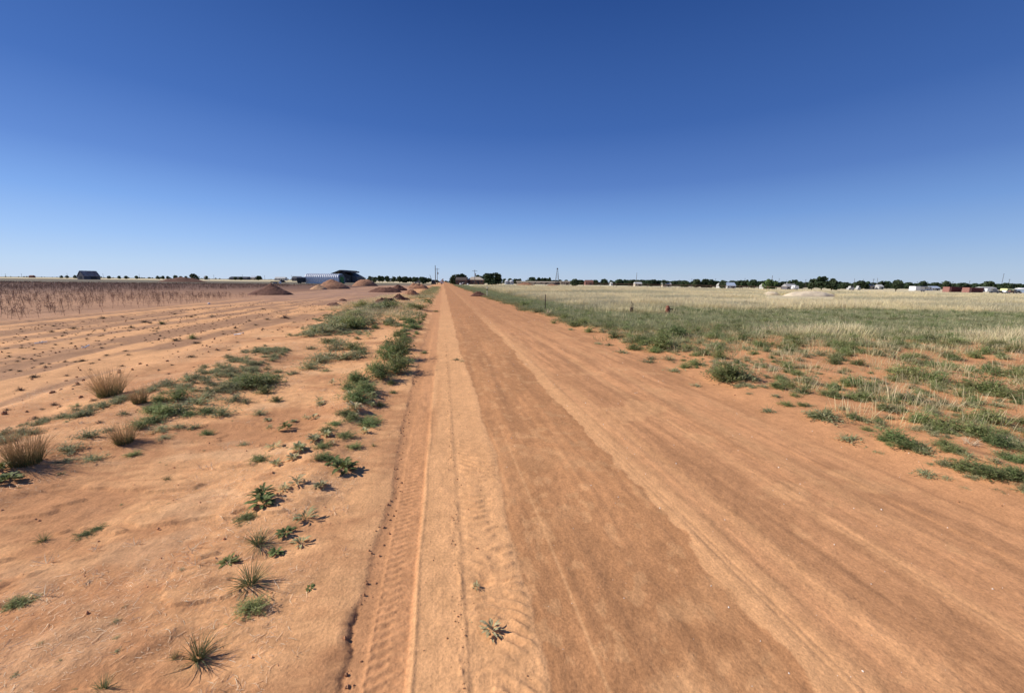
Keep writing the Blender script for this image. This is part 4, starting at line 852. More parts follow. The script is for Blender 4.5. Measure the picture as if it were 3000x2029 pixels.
def pole(px, D, pytop, label, cross=True, transf=False, name='utility_pole', group=None, r=.13, lean=0., arms=1):
    x, y, z = far(px, D); h = topz(x, y, pytop, px)-z; o = thing(name, label, 'utility pole', (x, y, z), RZ, group); o.rotation_euler[1] = lean
    MB().tube((0, 0, -.3), (0, 0, h), r*1.15, r*.8, 8).build('pole', M['pole'], o)
    if cross:
        for k_ in range(arms):
            c_ = MB().box(0, -.1, h-.7-1.0*k_, 2.4, .1, .12).build('crossarm', M['pole'], o)
            ins = MB()
            for s_ in (-1.1, -.6, .6, 1.1): ins.tube((s_, -.1, h-.58-1.0*k_), (s_, -.1, h-.40-1.0*k_), .05, .03, 6)
            ins.build('insulator', M['steeld'], c_)
    if transf: MB().tube((.35, 0, h*.62), (.35, 0, h*.62+1.0), .28, .28, 10).build('transformer', M['steeld'], o)
    return o
def mound(name, px, py, wpx, pytop, label, m, cat='dirt pile', rough=.18, peak=1., asp=.8, seed=1, flat=False, rz=0.):
    """heap of soil seen with its foot at (px, py)"""
    x, y, z = gnd(px, py); s_ = mpp(x, y, z); R_ = wpx*s_/2; y += R_*asp*.6; x += R_*asp*.6*x/max(y, 1); z = float(terrain(x, y)); h = topz(x, y, pytop, px)-z
    n_, k_ = 40, 16; V = [(0, 0, 1)]; g = []
    for j in range(1, k_+1):
        for i in range(n_):
            a = 2*math.pi*i/n_; q = j/k_; V.append((math.cos(a)*q, math.sin(a)*q, (1-q**peak) if not flat else (1-q**4)*(.75+.25*(1-q))))
    V = np.array(V); nz = fbm(V[:, 0]*2.2+seed*9, V[:, 1]*2.2+seed*5, 4, seed); rr = np.hypot(V[:, 0], V[:, 1])
    nz2 = fbm(V[:, 0]*7+seed, V[:, 1]*7, 3, seed+50)
    Z = V[:, 2]*h*(1+rough*1.6*nz)+nz2*rough*.35*h*sstep(0, .3, V[:, 2])-.06*sstep(.85, 1, rr); ed = 1+.18*fbm(V[:, 0]*1.3+seed, V[:, 1]*1.3, 3, seed+9)*rr
    V = np.stack([V[:, 0]*R_*ed, V[:, 1]*R_*asp*ed, Z], -1); F_ = [(0, 1+i, 1+(i+1) % n_) for i in range(n_)]
    for j in range(k_-1):
        for i in range(n_): F_.append((1+j*n_+i, 1+(j+1)*n_+i, 1+(j+1)*n_+(i+1) % n_, 1+j*n_+(i+1) % n_))
    me = new_mesh(name, V, [q for f_ in F_ for q in f_], [len(f_) for f_ in F_], m, True)
    return tag(link(name, me, None, (x, y, z), RZ+rz), label, cat)
# soil heaps on the left
mound('dirt_pile', 797, 864, 140, 829, 'dark red soil cone standing alone in front of the ribbed steel hut', M['pile'], rough=.07, peak=.8, seed=3)
mound('dirt_pile', 975, 846, 98, 821, 'orange soil mound in front of the green door of the steel hut', M['pilem'], rough=.15, peak=1.6, seed=4)
mound('dirt_pile', 935, 848, 52, 835, 'low pale soil mound left of the orange mound by the hut', M['pilep'], rough=.15, peak=1.5, seed=5)
mound('dirt_pile', 1070, 838, 74, 819, 'flat-topped orange soil mound right of the green-ended hut', M['pilem'], rough=.1, peak=2.2, seed=6)
mound('dirt_pile', 1130, 856, 104, 841, 'long dark spoil heap left of the road below the tree row', M['pile'], rough=.35, peak=1.8, seed=7, asp=.5)
mound('dirt_pile', 1165, 851, 60, 837, 'dark lumpy spoil heap beside the road, behind the tan grass', M['pile'], rough=.35, peak=1.6, seed=8, asp=.5)
mound('dirt_pile', 1225, 846, 70, 830, 'pale orange lumpy heap nearest the left road edge', M['pilem'], rough=.35, peak=1.6, seed=9, asp=.5)
mound('dirt_pile', 1205, 866, 60, 847, 'orange broken heap beside the road above the dark berm', M['pilem'], rough=.4, peak=1.6, seed=10, asp=.5)
mound('dirt_pile', 1130, 889, 78, 870, 'dark red-brown soil berm at the upper edge of the weed strip', M['pile'], rough=.4, peak=1.4, seed=11, asp=.45, rz=.5)
mound('dirt_pile', 1170, 878, 60, 861, 'upper end of the dark soil berm running towards the road', M['pile'], rough=.4, peak=1.4, seed=12, asp=.45, rz=.5)
mound('dirt_pile', 978, 896, 52, 886, 'small low red soil heap left of the weed strip', M['pile'], rough=.3, peak=1.5, seed=13, asp=.5)
mound('dirt_pile', 1004, 881, 26, 874, 'tiny soil heap just above the small low red heap', M['pile'], rough=.3, peak=1.5, seed=14, asp=.5)
mound('dirt_pile', 535, 826, 140, 814, 'long dark brown spoil bank far off in the stubble field', M['pile'], rough=.3, peak=1.8, seed=15, asp=.4)
mound('dirt_pile', 1402, 868, 54, 856, 'small broken soil bank at the right road edge by the white marker', M['pile'], rough=.4, peak=1.5, seed=16, asp=.4)
mound('sand_mound', 2258, 864, 56, 853, 'small pale sand mound left of the long one', M['caliche'], 'sand mound', rough=.12, peak=1.7, seed=17, asp=.5)
mound('sand_mound', 2370, 868, 168, 853, 'long pale sand mound in the tall dry grass field', M['caliche'], 'sand mound', rough=.28, peak=2.4, seed=18, asp=.35)
mound('dirt_pile', 1540, 836, 60, 829, 'low dark earth bank in front of the pipe fence left of the windmill', M['pilem'], rough=.2, peak=2, seed=19, asp=.3)
mound('dirt_pile', 1620, 839, 56, 833, 'low grassy earth bank under the windmill', M['pilem'], rough=.2, peak=2, seed=20, asp=.3)

# ------------------------------------------------------------------ ribbed steel hut: axis along the x direction
hx0, hy0, hz0 = far(893, 178); hy = hy0; hx1 = far(993, 178)[0]*hy/far(993, 178)[1]; Lh = hx1-hx0; hw = 11.; hh = topz(hx0, hy, 801.5, 893)-hz0
hut = thing('steel_hut', 'ribbed silver steel hut with rounded eaves and a green end door', 'hut', (hx0, hy, hz0))
def hprof(y0, y1, h, n=9):
    P_ = [(y0, 0), (y0, h*.46)]; yc = (y0+y1)/2
    for i in range(1, n*2): 
        a = math.pi*(1-i/(2*n)); ca, sa = math.cos(a), math.sin(a); P_.append((yc+(y1-y0)/2*math.copysign(abs(ca)**.62, ca), h*.46+h*.54*abs(sa)**.75))
    return P_+[(y1, h*.46), (y1, 0)]
pr = hprof(0, hw, hh); nr_ = 18; pw = Lh/nr_; V = []; np_ = len(pr)
prof_x = [(0, 0), (.18, .16), (.42, .22), (.62, .18), (.82, 0), (1.0, 0)]
for fx, o_ in prof_x:
    for (yy, zz) in pr:
        cy = hw/2; sx_ = 1+o_*2/hw; V.append((fx*pw, cy+(yy-cy)*sx_, zz*(1+o_/hh)))
F_ = [(j*np_+i, (j+1)*np_+i, (j+1)*np_+i+1, j*np_+i+1) for j in range(len(prof_x)-1) for i in range(np_-1)]
rib = new_mesh('arch_panel', np.array(V), [q for f_ in F_ for q in f_], [4]*len(F_), M['steel'], False)
for i in range(nr_): link('arch_panel', rib, hut, (i*pw, 0, 0))
e_ = MB(); e_.add([(Lh+.02, yy, zz) for yy, zz in pr], [tuple(range(np_))]); e_.build('end_wall', M['gend'], hut)
e_ = MB(); e_.add([(-.02, yy, zz) for yy, zz in pr], [tuple(range(np_))[::-1]]); e_.build('end_wall', M['gend'], hut)
for k_ in range(2):
    d_ = MB(); d_.box(Lh+.08, 2.6+2.9*k_+1.45, 0, .1, 2.8, hh*.72); dd = d_.build('door', M['gdoor'], hut)
    for j in range(5): MB().box(Lh+.16, 2.6+2.9*k_+.5+.5*j, .1, .06, .1, hh*.68).build('door_rib', M['gdoor'], dd)
# barn with big dark roof behind the hut
bx, by, bz, bw = frame(976, 1036, 250); bh = topz(bx, by, 791, 1003)-bz
bn = thing('barn', 'large charcoal roofed barn with a high gable behind the steel hut', 'barn', (bx, by, bz), RZ)
MB().prism([(-bw*.30, 0), (-bw*.30, bh*.50), (-.02*bw, bh*.9), (bw*.42, bh*.55), (bw*.42, 0)], -2, 18).build('wall', M['dark'], bn)
MB().prism([(-bw*.95, bh*.42), (-.06*bw, bh*1.0), (.12*bw, bh*1.0), (.10*bw, bh*.93), (-.05*bw, bh*.93), (-bw*.95, bh*.35)], -3, 19).build('roof', M['droof'], bn)
MB().prism([(.10*bw, bh*.97), (.50*bw, bh*.93), (.50*bw, bh*.80), (.10*bw, bh*.84)], -3.2, 10).build('roof', M['droof'], bn)
MB().prism([(.42*bw, 0), (.42*bw, bh*.62), (.66*bw, bh*.48), (.66*bw, 0)], 0, 12).build('wing', M['droof'], bn)
MB().box(.1*bw, -2.1, 0, 3.2, .15, 3.4).build('door', M['droof'], bn); MB().box(.3*bw, -2.1, 1.4, 1.4, .15, 1.2).build('window', M['glass'], bn)
house(1036, 1062, 812, 262, 'low dark shed stepping down right of the charcoal barn', M['dark'], M['droof'], 'shed', name='shed', eave=.7)
x, y, z, wd = frame(874, 892, 176); t_ = thing('stock_trailer', 'dark box trailer parked at the left end of the steel hut', 'trailer', (x, y, z), RZ)
MB().box(0, 0, .5, wd, 2.4, 2.1).build('body', M['dark'], t_); MB().box(0, -.02, 2.62, wd*1.02, 2.5, .3).build('roof_rack', M['steel'], t_)
for s_ in (-.25, .05): MB().tube((wd*s_, -1.28, .4), (wd*s_, -1.05, .4), .4, .4, 14).build('wheel', M['tyre'], t_)
# old barn on the left
bx, by, bz, bw = frame(228, 293, 330); bh = topz(bx, by, 793, 245)-bz
ob = thing('old_barn', 'old grey barn with streaked rusty tin roof alone at far left', 'barn', (bx, by, bz), RZ+1.32)
bL, bW, he = bw*.58, bw*.42, bh*.40; a, c_ = bL/2, bW/2
MB().add([(-a, -c_, -.3), (a, -c_, -.3), (a, c_, -.3), (-a, c_, -.3), (-a, -c_, he), (a, -c_, he), (a, c_, he), (-a, c_, he), (-a, 0, bh-.1), (a, 0, bh-.1)],
         [(0, 1, 5, 4), (2, 3, 7, 6), (1, 2, 6, 9, 5), (3, 0, 4, 8, 7)]).build('wall', M['barnw'], ob)
for sd_ in (-1, 1):
    for i in range(9):
        x0_, x1_ = -a*1.03+2.06*a*i/9, -a*1.03+2.06*a*(i+1)/9-.06; dz = .05*(i % 2); V_ = []
        for t_ in (0, -.12): V_ += [(x0_, sd_*c_*1.06, he*.94+dz+t_), (x1_, sd_*c_*1.06, he*.94+dz+t_), (x1_, 0, bh+dz+t_), (x0_, 0, bh+dz+t_)]
        MB().add(V_, [(0, 1, 2, 3), (7, 6, 5, 4), (0, 4, 5, 1), (1, 5, 6, 2), (2, 6, 7, 3), (3, 7, 4, 0)]).build('roof_panel', M['barnr'], ob)
MB().box(a*.2, -c_-.03, 0, 4, .1, he*.8).build('door', M['dark'], ob); MB().box(a*.75, -c_-.03, he*.4, 1.6, .1, he*.3).build('window', M['glass'], ob); MB().box(-a-.03, 0, 0, .1, 3, he*.9).build('door', M['dark'], ob)
# other far buildings, left to right
house(88, 100, 806, 700, 'tiny red farmhouse on the horizon at far left', M['red'], M['brick'], nwin=2)
house(600, 607, 808, 640, 'tiny white shed right of the tallest tree on the left horizon', M['offw'], M['roofg'], 'shed', name='shed', nwin=1)
house(679, 732, 810, 720, 'long low dark farm building on the left horizon', M['barnw'], M['droof'], 'building', name='farm_building')
house(737, 755, 808, 700, 'pale house with flat top among dark trees on the left horizon', M['tanw'], M['roofb'], nwin=2)
house(808, 839, 811, 560, 'long white farm shed left of the steel hut on the horizon', M['offw'], M['offw'], 'shed', name='farm_shed')
house(858, 884, 809, 420, 'dark low building behind the left end of the steel hut', M['barnw'], M['droof'], 'building', name='farm_building')
house(1336, 1368, 812, 205, 'brown house among trees at the right side of the road end', M['brick'], M['pole'], eave=.62)
house(1368, 1420, 811, 215, 'long red-brown house with pale roof between the road-end trees', M['brick'], M['tanw'], eave=.62, hip=True, nwin=4)
house(1512, 1640, 824, 300, 'very long low tan building behind the pipe fence', M['tanw'], M['tanw'], 'building', name='farm_building', eave=.8, dep=10, nwin=6)
wtx, wty, wtz, wtw = frame(1478, 1505, 240); wh = topz(wtx, wty, 820, 1490)-wtz
wt = thing('water_tank', 'grey corrugated water tanks with white lids right of the road-end trees', 'water tank', (wtx, wty, wtz), RZ)
for s_, m_ in ((-.25, 'steeld'), (.25, 'steeld')):
    b_ = MB().lathe([(wtw*.24, 0), (wtw*.24, wh*.72)], 16, (s_*wtw, 0, 0)).build('tank', M[m_], wt); MB().lathe([(wtw*.245, wh*.73), (wtw*.06, wh)], 16, (s_*wtw, 0, 0)).build('lid', M['white'], b_)
house(1641, 1669, 823, 262, 'pale pink-tan shed with dark stripes right of the windmill', M['tanw'], M['tanw'], 'shed', name='shed', eave=.85, nwin=4)
house(1713, 1737, 820, 330, 'red-brown house right of the round bush by the fence', M['redp'], M['brick'])
house(1788, 1793, 826, 300, 'tiny white shed in front of the dark trees', M['offw'], M['offw'], 'shed', name='shed', nwin=1, doors=False)
house(1858, 1879, 826, 300, 'white and tan house at the foot of the lone tall pole', M['tanw'], M['offw'])
house(1938, 1965, 828, 330, 'tan low house among the dark trees behind the pipe fence', M['tanw'], M['roofg'])
house(2125, 2151, 827, 240, 'white shed with pale blue roof behind the pipe fence', M['offw'], M['roofb'], 'shed', name='shed', eave=.45)
house(2104, 2112, 829, 260, 'small white gabled hut left of the blue-roofed shed', M['offw'], M['offw'], 'shed', name='shed', nwin=1)
house(2298, 2327, 831, 215, 'grey sloping-roofed barn right of the light green round tree', M['barnw'], M['roofg'], 'barn', name='barn', eave=.5)
house(2306, 2312, 826, 330, 'white gable peeking above the grey sloping-roofed barn', M['offw'], M['offw'], nwin=1)
house(2232, 2236, 831, 240, 'tiny white shed left of the light green round tree', M['offw'], M['offw'], 'shed', name='shed', nwin=1)
house(2720, 2746, 838, 260, 'low white building right behind the white camper', M['offw'], M['roofb'], 'building', name='farm_building')
house(2542, 2556, 832, 300, 'flat white carport roof among the trees right of the tall pines', M['tanw'], M['offw'], 'carport', name='carport')
house(2568, 2582, 833, 300, 'white low roofed building right of the flat white carport', M['offw'], M['offw'], 'building', name='farm_building')
house(2985, 3020, 843, 195, 'grey-blue metal building cut by the right picture edge', M['blue'], M['steel'], 'building', name='farm_building', eave=.75)
house(2868, 2908, 840, 250, 'white flat roof rising behind the second red container', M['offw'], M['offw'], 'building', name='farm_building', eave=.8)
# red containers
def container(px0, px1, pytop, D, label, rz=.25):
    x, y, z, wd = frame(px0, px1, D); h = topz(x, y, pytop, (px0+px1)/2)-z; L_ = wd*.92; o = thing('shipping_container', label, 'container', (x, y, z), RZ+rz)
    MB().box(0, 0, .12, L_, 2.5, h-.12).build('body', M['red'], o)
    MB().box(-L_/2-.04, 0, .15, .06, 2.4, h-.2).build('door', M['redp'], o)
    MB().box(-L_*.42, -1.27, .15, L_*.16, .05, h-.25).build('side_panel', M['redp'], o)
    r_ = MB()
    for i in range(24): r_.box(-L_*.33+i*L_*.80/23, -1.27, .3, .12, .06, h-.55)
    rr = r_.build('corrugation', M['red'], o); rr['kind'] = 'stuff'
    return o
container(2763, 2820, 840, 188, 'red shipping container with faded left end, left one of two')
container(2819, 2884, 842, 182, 'red shipping container with faded left end, right one of two')
def wheels(o, xs, yb, r, w_=.25):
    for x_ in xs: 
        q = MB().tube((x_, yb-.02, r), (x_, yb+w_, r), r, r, 14).build('wheel', M['tyre'], o); MB().tube((x_, yb-.04, r), (x_, yb, r), r*.5, r*.5, 10).build('rim', M['steel'], q)
def camper(px0, px1, pytop, D, label, rz=.1):
    x, y, z, wd = frame(px0, px1, D); h = topz(x, y, pytop, (px0+px1)/2)-z; o = thing('camper', label, 'camper', (x, y, z), RZ+rz); a = wd/2
    MB().prism([(-a, .5), (-a, h*.98), (a*.72, h*.93), (a, h*.62), (a*.98, .6)], -1.25, 1.25).build('body', M['white'], o)
    MB().box(-a*.72, -1.5, .6, wd*.27, .6, h-.75).build('slide_out', M['white'], o)
    for s_ in (-.2, .1, .35): MB().box(wd*s_, -1.27, h*.52, wd*.09, .06, h*.2).build('window', M['glass'], o)
    MB().box(0, -1.27, h*.36, wd*.9, .05, .12).build('stripe', M['blue'], o); MB().box(wd*.22, -1.28, .55, .7, .05, h*.6).build('door', M['steeld'], o)
    MB().box(0, -1.7, h*.86, wd*.5, .9, .08).build('awning', M['steeld'], o)
    wheels(o, (-wd*.08, wd*.04), -1.26, .38); return o
camper(2669, 2730, 838, 200, 'long white camper trailer parked left of the red containers')
camper(2884, 2915, 844, 182, 'short white camper at the right end of the red containers', rz=-.1)
def car(px0, px1, pytop, D, label, m, name='parked_car', cat='car', rz=0., pick=False):
    x, y, z, wd = frame(px0, px1, D); h = max(topz(x, y, pytop, (px0+px1)/2)-z, 1.2); o = thing(name, label, cat, (x, y, z), RZ+rz); a = wd/2
    P_ = [(-a, .35), (-a, h*.55), (-a*.55, h*.60), (-a*.35, h), (a*.30, h), (a*.55, h*.62), (a, h*.55), (a, .35)] if not pick else [(-a, .4), (-a, h*.58), (-a*.1, h*.58), (-a*.08, h), (a*.38, h), (a*.55, h*.62), (a, h*.56), (a, .4)]
    MB().prism(P_, -.9, .9).build('body', m, o); MB().prism([(-a*.48 if not pick else -a*.05, h*.64), (-a*.33 if not pick else -a*.04, h*.95), (a*.28, h*.95), (a*.48, h*.64)], -.93, .93).build('window', M['glass'], o)
    wheels(o, (-a*.62, a*.62), -.95, .36); return o
car(2916, 2938, 853, 172, 'dark parked car right of the short white camper', M['dark'])
car(2950, 2972, 854, 176, 'dark parked car below the pale yellow trailer', M['brick'])
car(2940, 2952, 855, 172, 'small silver car between two dark cars at far right', M['steel'])
car(2485, 2501, 838, 240, 'small white car parked right of the two tall trees', M['offw'])
car(2511, 2519, 837, 250, 'small white van left of the flat white carport', M['offw'], 'parked_van', 'van')
car(2972, 2990, 851, 178, 'dark car beside the metal building at the right edge', M['dark'])
x, y, z, wd = frame(2940, 2984, 186); h = topz(x, y, 845, 2960)-z; t_ = thing('mobile_home', 'pale yellow mobile home with dark shade roof at far right', 'mobile home', (x, y, z), RZ+.05)
MB().box(-wd*.22, 0, .4, wd*.5, 2.6, h-.4).build('body', M['yellow'], t_); MB().box(wd*.15, -.6, h*.72, wd*.68, 3.4, .15).build('roof', M['roofg'], t_); MB().box(wd*.25, .8, .3, wd*.45, 1.4, h*.6).build('wall', M['dark'], t_)
for s_ in (-.38, -.2): MB().box(wd*s_, -1.32, h*.5, .8, .06, h*.22).build('window', M['glass'], t_)
x, y, z, wd = frame(2323, 2337, 190); h = topz(x, y, 836, 2330)-z; t_ = thing('stock_tank', 'white rounded stock trailer standing left of the sand mound line', 'trailer', (x, y, z), RZ)
MB().prism([(-wd/2, .5), (-wd/2, h*.6), (-wd*.36, h*.95), (0, h), (wd*.36, h*.95), (wd/2, h*.6), (wd/2, .5)], -1.1, 1.1).build('body', M['white'], t_); wheels(t_, (-wd*.2, wd*.2), -1.12, .35)
# equipment left of the hut: flat trailer with white wheel, and the lorry at the road end
x, y, z, wd = frame(797, 832, 150); t_ = thing('flatbed_trailer', 'dark flatbed trailer with a white fender behind the soil cone', 'trailer', (x, y, z), RZ)
MB().box(0, 0, .55, wd, 2.2, .3).build('deck', M['dark'], t_); MB().box(wd*.35, 0, .85, wd*.16, 1.8, .5).build('tool_box', M['dark'], t_); MB().tube((wd*.30, -1.2, .55), (wd*.30, -1.0, .55), .5, .5, 14).build('fender', M['white'], t_); wheels(t_, (-wd*.2, -wd*.05), -1.12, .38)
MB().tube((-wd/2, 0, .6), (-wd*.75, 0, .35), .07, .05, 6).build('tongue', M['dark'], t_)
x, y, z, wd = frame(1266, 1300, 215); h = topz(x, y, 816, 1285)-z; t_ = thing('flatbed_truck', 'dark flatbed truck with white hood beside the poles at the road end', 'truck', (x, y, z), RZ)
MB().box(-wd*.15, 0, .8, wd*.7, 2.3, .6).build('bed', M['dark'], t_); MB().prism([(wd*.2, .5), (wd*.2, 1.3), (wd*.42, h), (wd*.47, h*.98), (wd*.36, 1.2), (wd*.5, .9), (wd*.5, .5)], -1.1, 1.1).build('hood', M['white'], t_)
MB().box(-wd*.38, 0, 1.4, wd*.2, 1.8, .9).build('load', M['dark'], t_); wheels(t_, (-wd*.35, -wd*.2, wd*.35), -1.15, .45)
x, y, z, wd = frame(1216, 1232, 230); h = topz(x, y, 820, 1224)-z; car(1216, 1232, 820.5, 230, 'pale pickup truck left of the dark bushes by the road end', M['tanw'], 'pickup_truck', 'pickup', pick=True)
x, y, z, wd = frame(1344, 1372, 180); t_ = thing('scrap_heap', 'white and rusty scrap lying before the road-end houses', 'scrap heap', (x, y, z), RZ)
for i in range(9): MB().box(random.uniform(-.5, .5)*wd, random.uniform(-1, 1), random.uniform(0, .3), random.uniform(.5, 1.4), .6, random.uniform(.2, .8), random.uniform(0, 3), .8).build('scrap_piece', M[random.choice(['white', 'rustd', 'dark'])], t_)
for px, py, s_, lab in ((612, 822, .5, 'small white tub lying by the far spoil bank'), (612, 889, .08, 'small white rag lying at the front edge of the stubble field')):
    x, y, z = gnd(px, py); me = MB().lathe([(s_*.9, 0), (s_*1.1, s_*.5), (s_*.7, s_), (s_*.2, s_*1.2)], 9).mesh('white_tub', M['white'], True); tag(link('white_tub', me, None, (x, y, z), .4), lab, 'litter')
for px, py, wp in ((.4303*280, 850+.4303*362, 26), (.4303*1620, 850+.4303*306, 34), (.4303*580, 850+.4303*394, 8)):
    x, y, z = gnd(px, py); s_ = wp*mpp(x, y); mb = MB()
    for i in range(5): a_ = random.uniform(-.4, .4); mb.tube((random.uniform(-.4, .2)*s_, random.uniform(-.1, .1), .02), (random.uniform(.1, .5)*s_, random.uniform(-.1, .1), .03+.04*random.random()), .012, .008, 5)
    tag(link('bleached_stick', mb.mesh('bleached_stick', M['white']), None, (x, y, z), 0), {26: 'bleached sticks lying on the bare field at the far left', 34: 'bleached curled stick in the middle of the bare field', 8: 'tiny bleached stick right of the far left sticks'}[wp], 'stick')
# ------------------------------------------------------------------ rusty valve and pipe in the grass
x, y, z = gnd(1955, 919); s_ = mpp(x, y); v = thing('irrigation_valve', 'squat rust-red irrigation valve with side handle in green grass', 'valve', (x, y, z), RZ+.1)
r_ = s_*6.3; hb = s_*24
MB().lathe([(r_*1.35, 0), (r_*1.35, .03), (r_*1.05, .04), (r_*.98, hb*.45), (r_, hb*.62)], 20).build('body', M['rust'], v, True)
MB().lathe([(r_*1.12, hb*.62), (r_*1.12, hb*.68), (r_*.85, hb*.72), (r_*.85, hb*.88), (r_*.6, hb*.97), (r_*.2, hb)], 20).build('cap', M['rust'], v, True)
q = MB().tube((r_*.8, 0, hb*.60), (r_*2.3, 0, hb*.56), r_*.25, r_*.2, 10).build('outlet', M['rustd'], v); MB().tube((r_*2.3, 0, hb*.56), (r_*2.6, 0, hb*.57), r_*.36, r_*.36, 10).build('outlet_cap', M['rustd'], q)
MB().tube((-r_*2.6, -.02, hb*.1), (-r_*.9, 0, hb*.16), r_*.4, r_*.4, 10).build('flange', M['rustd'], v)
x, y, z = gnd(1850, 919); s_ = mpp(x, y); v = thing('rusty_pipe', 'rusty upright pipe stub topped by a bent iron rod', 'pipe', (x, y, z), RZ)
MB().lathe([(s_*5.2, -.02), (s_*5.2, s_*17.5), (s_*5.6, s_*18), (s_*5.6, s_*19.5), (s_*4.4, s_*19.5), (s_*4.2, s_*16)], 16).build('pipe', M['rustd'], v, True)
rod = MB(); pts_ = [(0, 17), (1, 21), (-1.5, 23), (-1, 25), (2.4, 24), (2.6, 28), (0, 30), (-1.6, 32), (-2, 37)]
for a_, b_ in zip(pts_[:-1], pts_[1:]): rod.tube((a_[0]*s_, 0, a_[1]*s_), (b_[0]*s_, 0, b_[1]*s_), s_*.8, s_*.7, 6)
rod.build('rod', M['rustd'], v)
x, y, z = gnd(1597, 909); s_ = mpp(x, y); h = 46*s_; v = thing('steel_post', 'thin rusty steel fence post standing alone at the grass edge', 'post', (x, y, z), RZ)
MB().box(0, 0, -.2, .045, .012, h+.2).add([(-.006, .006, 0), (.006, .006, 0), (.006, .04, 0), (-.006, .04, 0), (-.006, .006, h), (.006, .006, h), (.006, .04, h), (-.006, .04, h)], [(0, 1, 5, 4), (1, 2, 6, 5), (2, 3, 7, 6), (3, 0, 4, 7), (4, 5, 6, 7)]).build('post', M['rustd'], v)
x, y, z = gnd(1427, 868); s_ = mpp(x, y); h = 28*s_; v = thing('utility_marker', 'cream white utility marker post at the right road edge', 'marker', (x, y, z), RZ)
MB().tube((0, 0, -.1), (0, 0, h*.82), .035, .035, 8).build('post', M['mark'], v); MB().lathe([(.05, h*.80), (.06, h*.84), (.045, h*.98), (.02, h)], 10).build('cap', M['mark'], v); MB().box(0, -.05, h*.62, .12, .02, .16).build('plate', M['dark'], v)
# ------------------------------------------------------------------ windmill
x, y, z = far(1632, 262); h = topz(x, y, 785, 1632)-z; v = thing('windmill', 'tall lattice windmill tower with stubby dark head behind the fence', 'windmill', (x, y, z), RZ)
ba = h*.17; 
for sx_, sy_ in ((-1, -1), (1, -1), (1, 1), (-1, 1)): MB().tube((sx_*ba/1.4, sy_*ba/1.4, 0), (sx_*.22, sy_*.22, h*.93), .10, .07, 5).build('leg', M['pole'], v)
br = MB()
for k_ in range(7):
    t0, t1 = k_/7.3, (k_+1)/7.3; w0, w1 = ba/1.4*(1-t0)+.22*t0, ba/1.4*(1-t1)+.22*t1
    for (ax, ay), (bx_, by_) in (((-1, -1), (1, -1)), ((1, -1), (1, 1)), ((1, 1), (-1, 1)), ((-1, 1), (-1, -1))):
        br.tube((ax*w0, ay*w0, h*.93*t0), (bx_*w1, by_*w1, h*.93*t1), .04, .04, 4, False); br.tube((ax*w1, ay*w1, h*.93*t1), (bx_*w1, by_*w1, h*.93*t1), .04, .04, 4, False)
br.build('bracing', M['pole'], v); MB().box(0, 0, h*.93, 1.0, 1.0, .25).build('platform', M['pole'], v); MB().box(0, 0, h*.955, .7, .8, h*.045).build('gearbox', M['dark'], v)
x, y, z, wd = frame(1622, 1646, 255); h = topz(x, y, 822, 1634)-z; t_ = thing('pump_house', 'dark pump machinery at the foot of the windmill', 'pump', (x, y, z), RZ)
MB().box(0, 0, 0, wd*.5, 2, h*.7).build('housing', M['dark'], t_); MB().box(-wd*.32, 0, 0, wd*.3, 1.6, h*.45).build('tank', M['droof'], t_); MB().tube((wd*.3, 0, 0), (wd*.35, 0, h), .15, .12, 6).build('pipe', M['dark'], t_)
# ------------------------------------------------------------------ poles
pole(1276, 186, 777, 'tallest bare wooden pole at the left side of the road end', cross=False, r=.17)
pole(1281.5, 205, 785, 'wooden utility pole with transformer beside the bare tall pole', transf=True)
pole(1391, 190, 790, 'utility pole with transformer in front of the red-brown house', transf=True)
pole(1863, 250, 798, 'lone tall leaning pole among the dark trees', cross=False, lean=.03)
pole(2260, 235, 807, 'plain pole rising from the light green round tree', cross=False)
pole(2501, 330, 815, 'plain pole right of the two tall trees', cross=False)
pole(2568, 330, 814, 'plain pole right of the two-armed utility pole', cross=False)
pole(2557, 420, 816, 'two-armed utility pole between plain poles on the right', arms=2, r=.16)
pole(2359, 430, 818, 'utility pole with crossarm left of the tall trees', r=.16)
pole(2953, 380, 817, 'utility pole with crossarm near the right picture edge', r=.16)
pole(2933, 560, 801, 'tall slim mast near the right picture edge', r=.2)
pole(2838, 560, 822, 'small far pole above the right red container', r=.2)
x, y, z = far(1262, 190); o = thing('leaning_boom', 'dark machine boom leaning left beside the bare tall pole', 'machine', (x, y, z), RZ); h = topz(x, y, 805, 1262)-z
MB().tube((1.2, 0, 0), (-.4, 0, h), .22, .10, 6).build('boom', M['dark'], o); MB().box(1.4, 0, .1, 2.2, 1.8, 1.5, 0, .8).build('body', M['dark'], o)
for px, py in ((2026, 816), (2095, 816), (2181, 815), (2281, 815), (1990, 819), (2303, 820), (2527, 817)): pole(px, 620, py, 'far utility pole above the dark tree belt', group='far poles above the tree belt', r=.2)
for px, py in ((17, 801), (64, 801), (198, 800), (303, 801), (409, 802), (512, 803), (627, 805), (711, 804), (776, 806), (855, 806)): pole(px, 800, py, 'faint far utility pole on the left horizon', group='faint poles on the left horizon', r=.2)
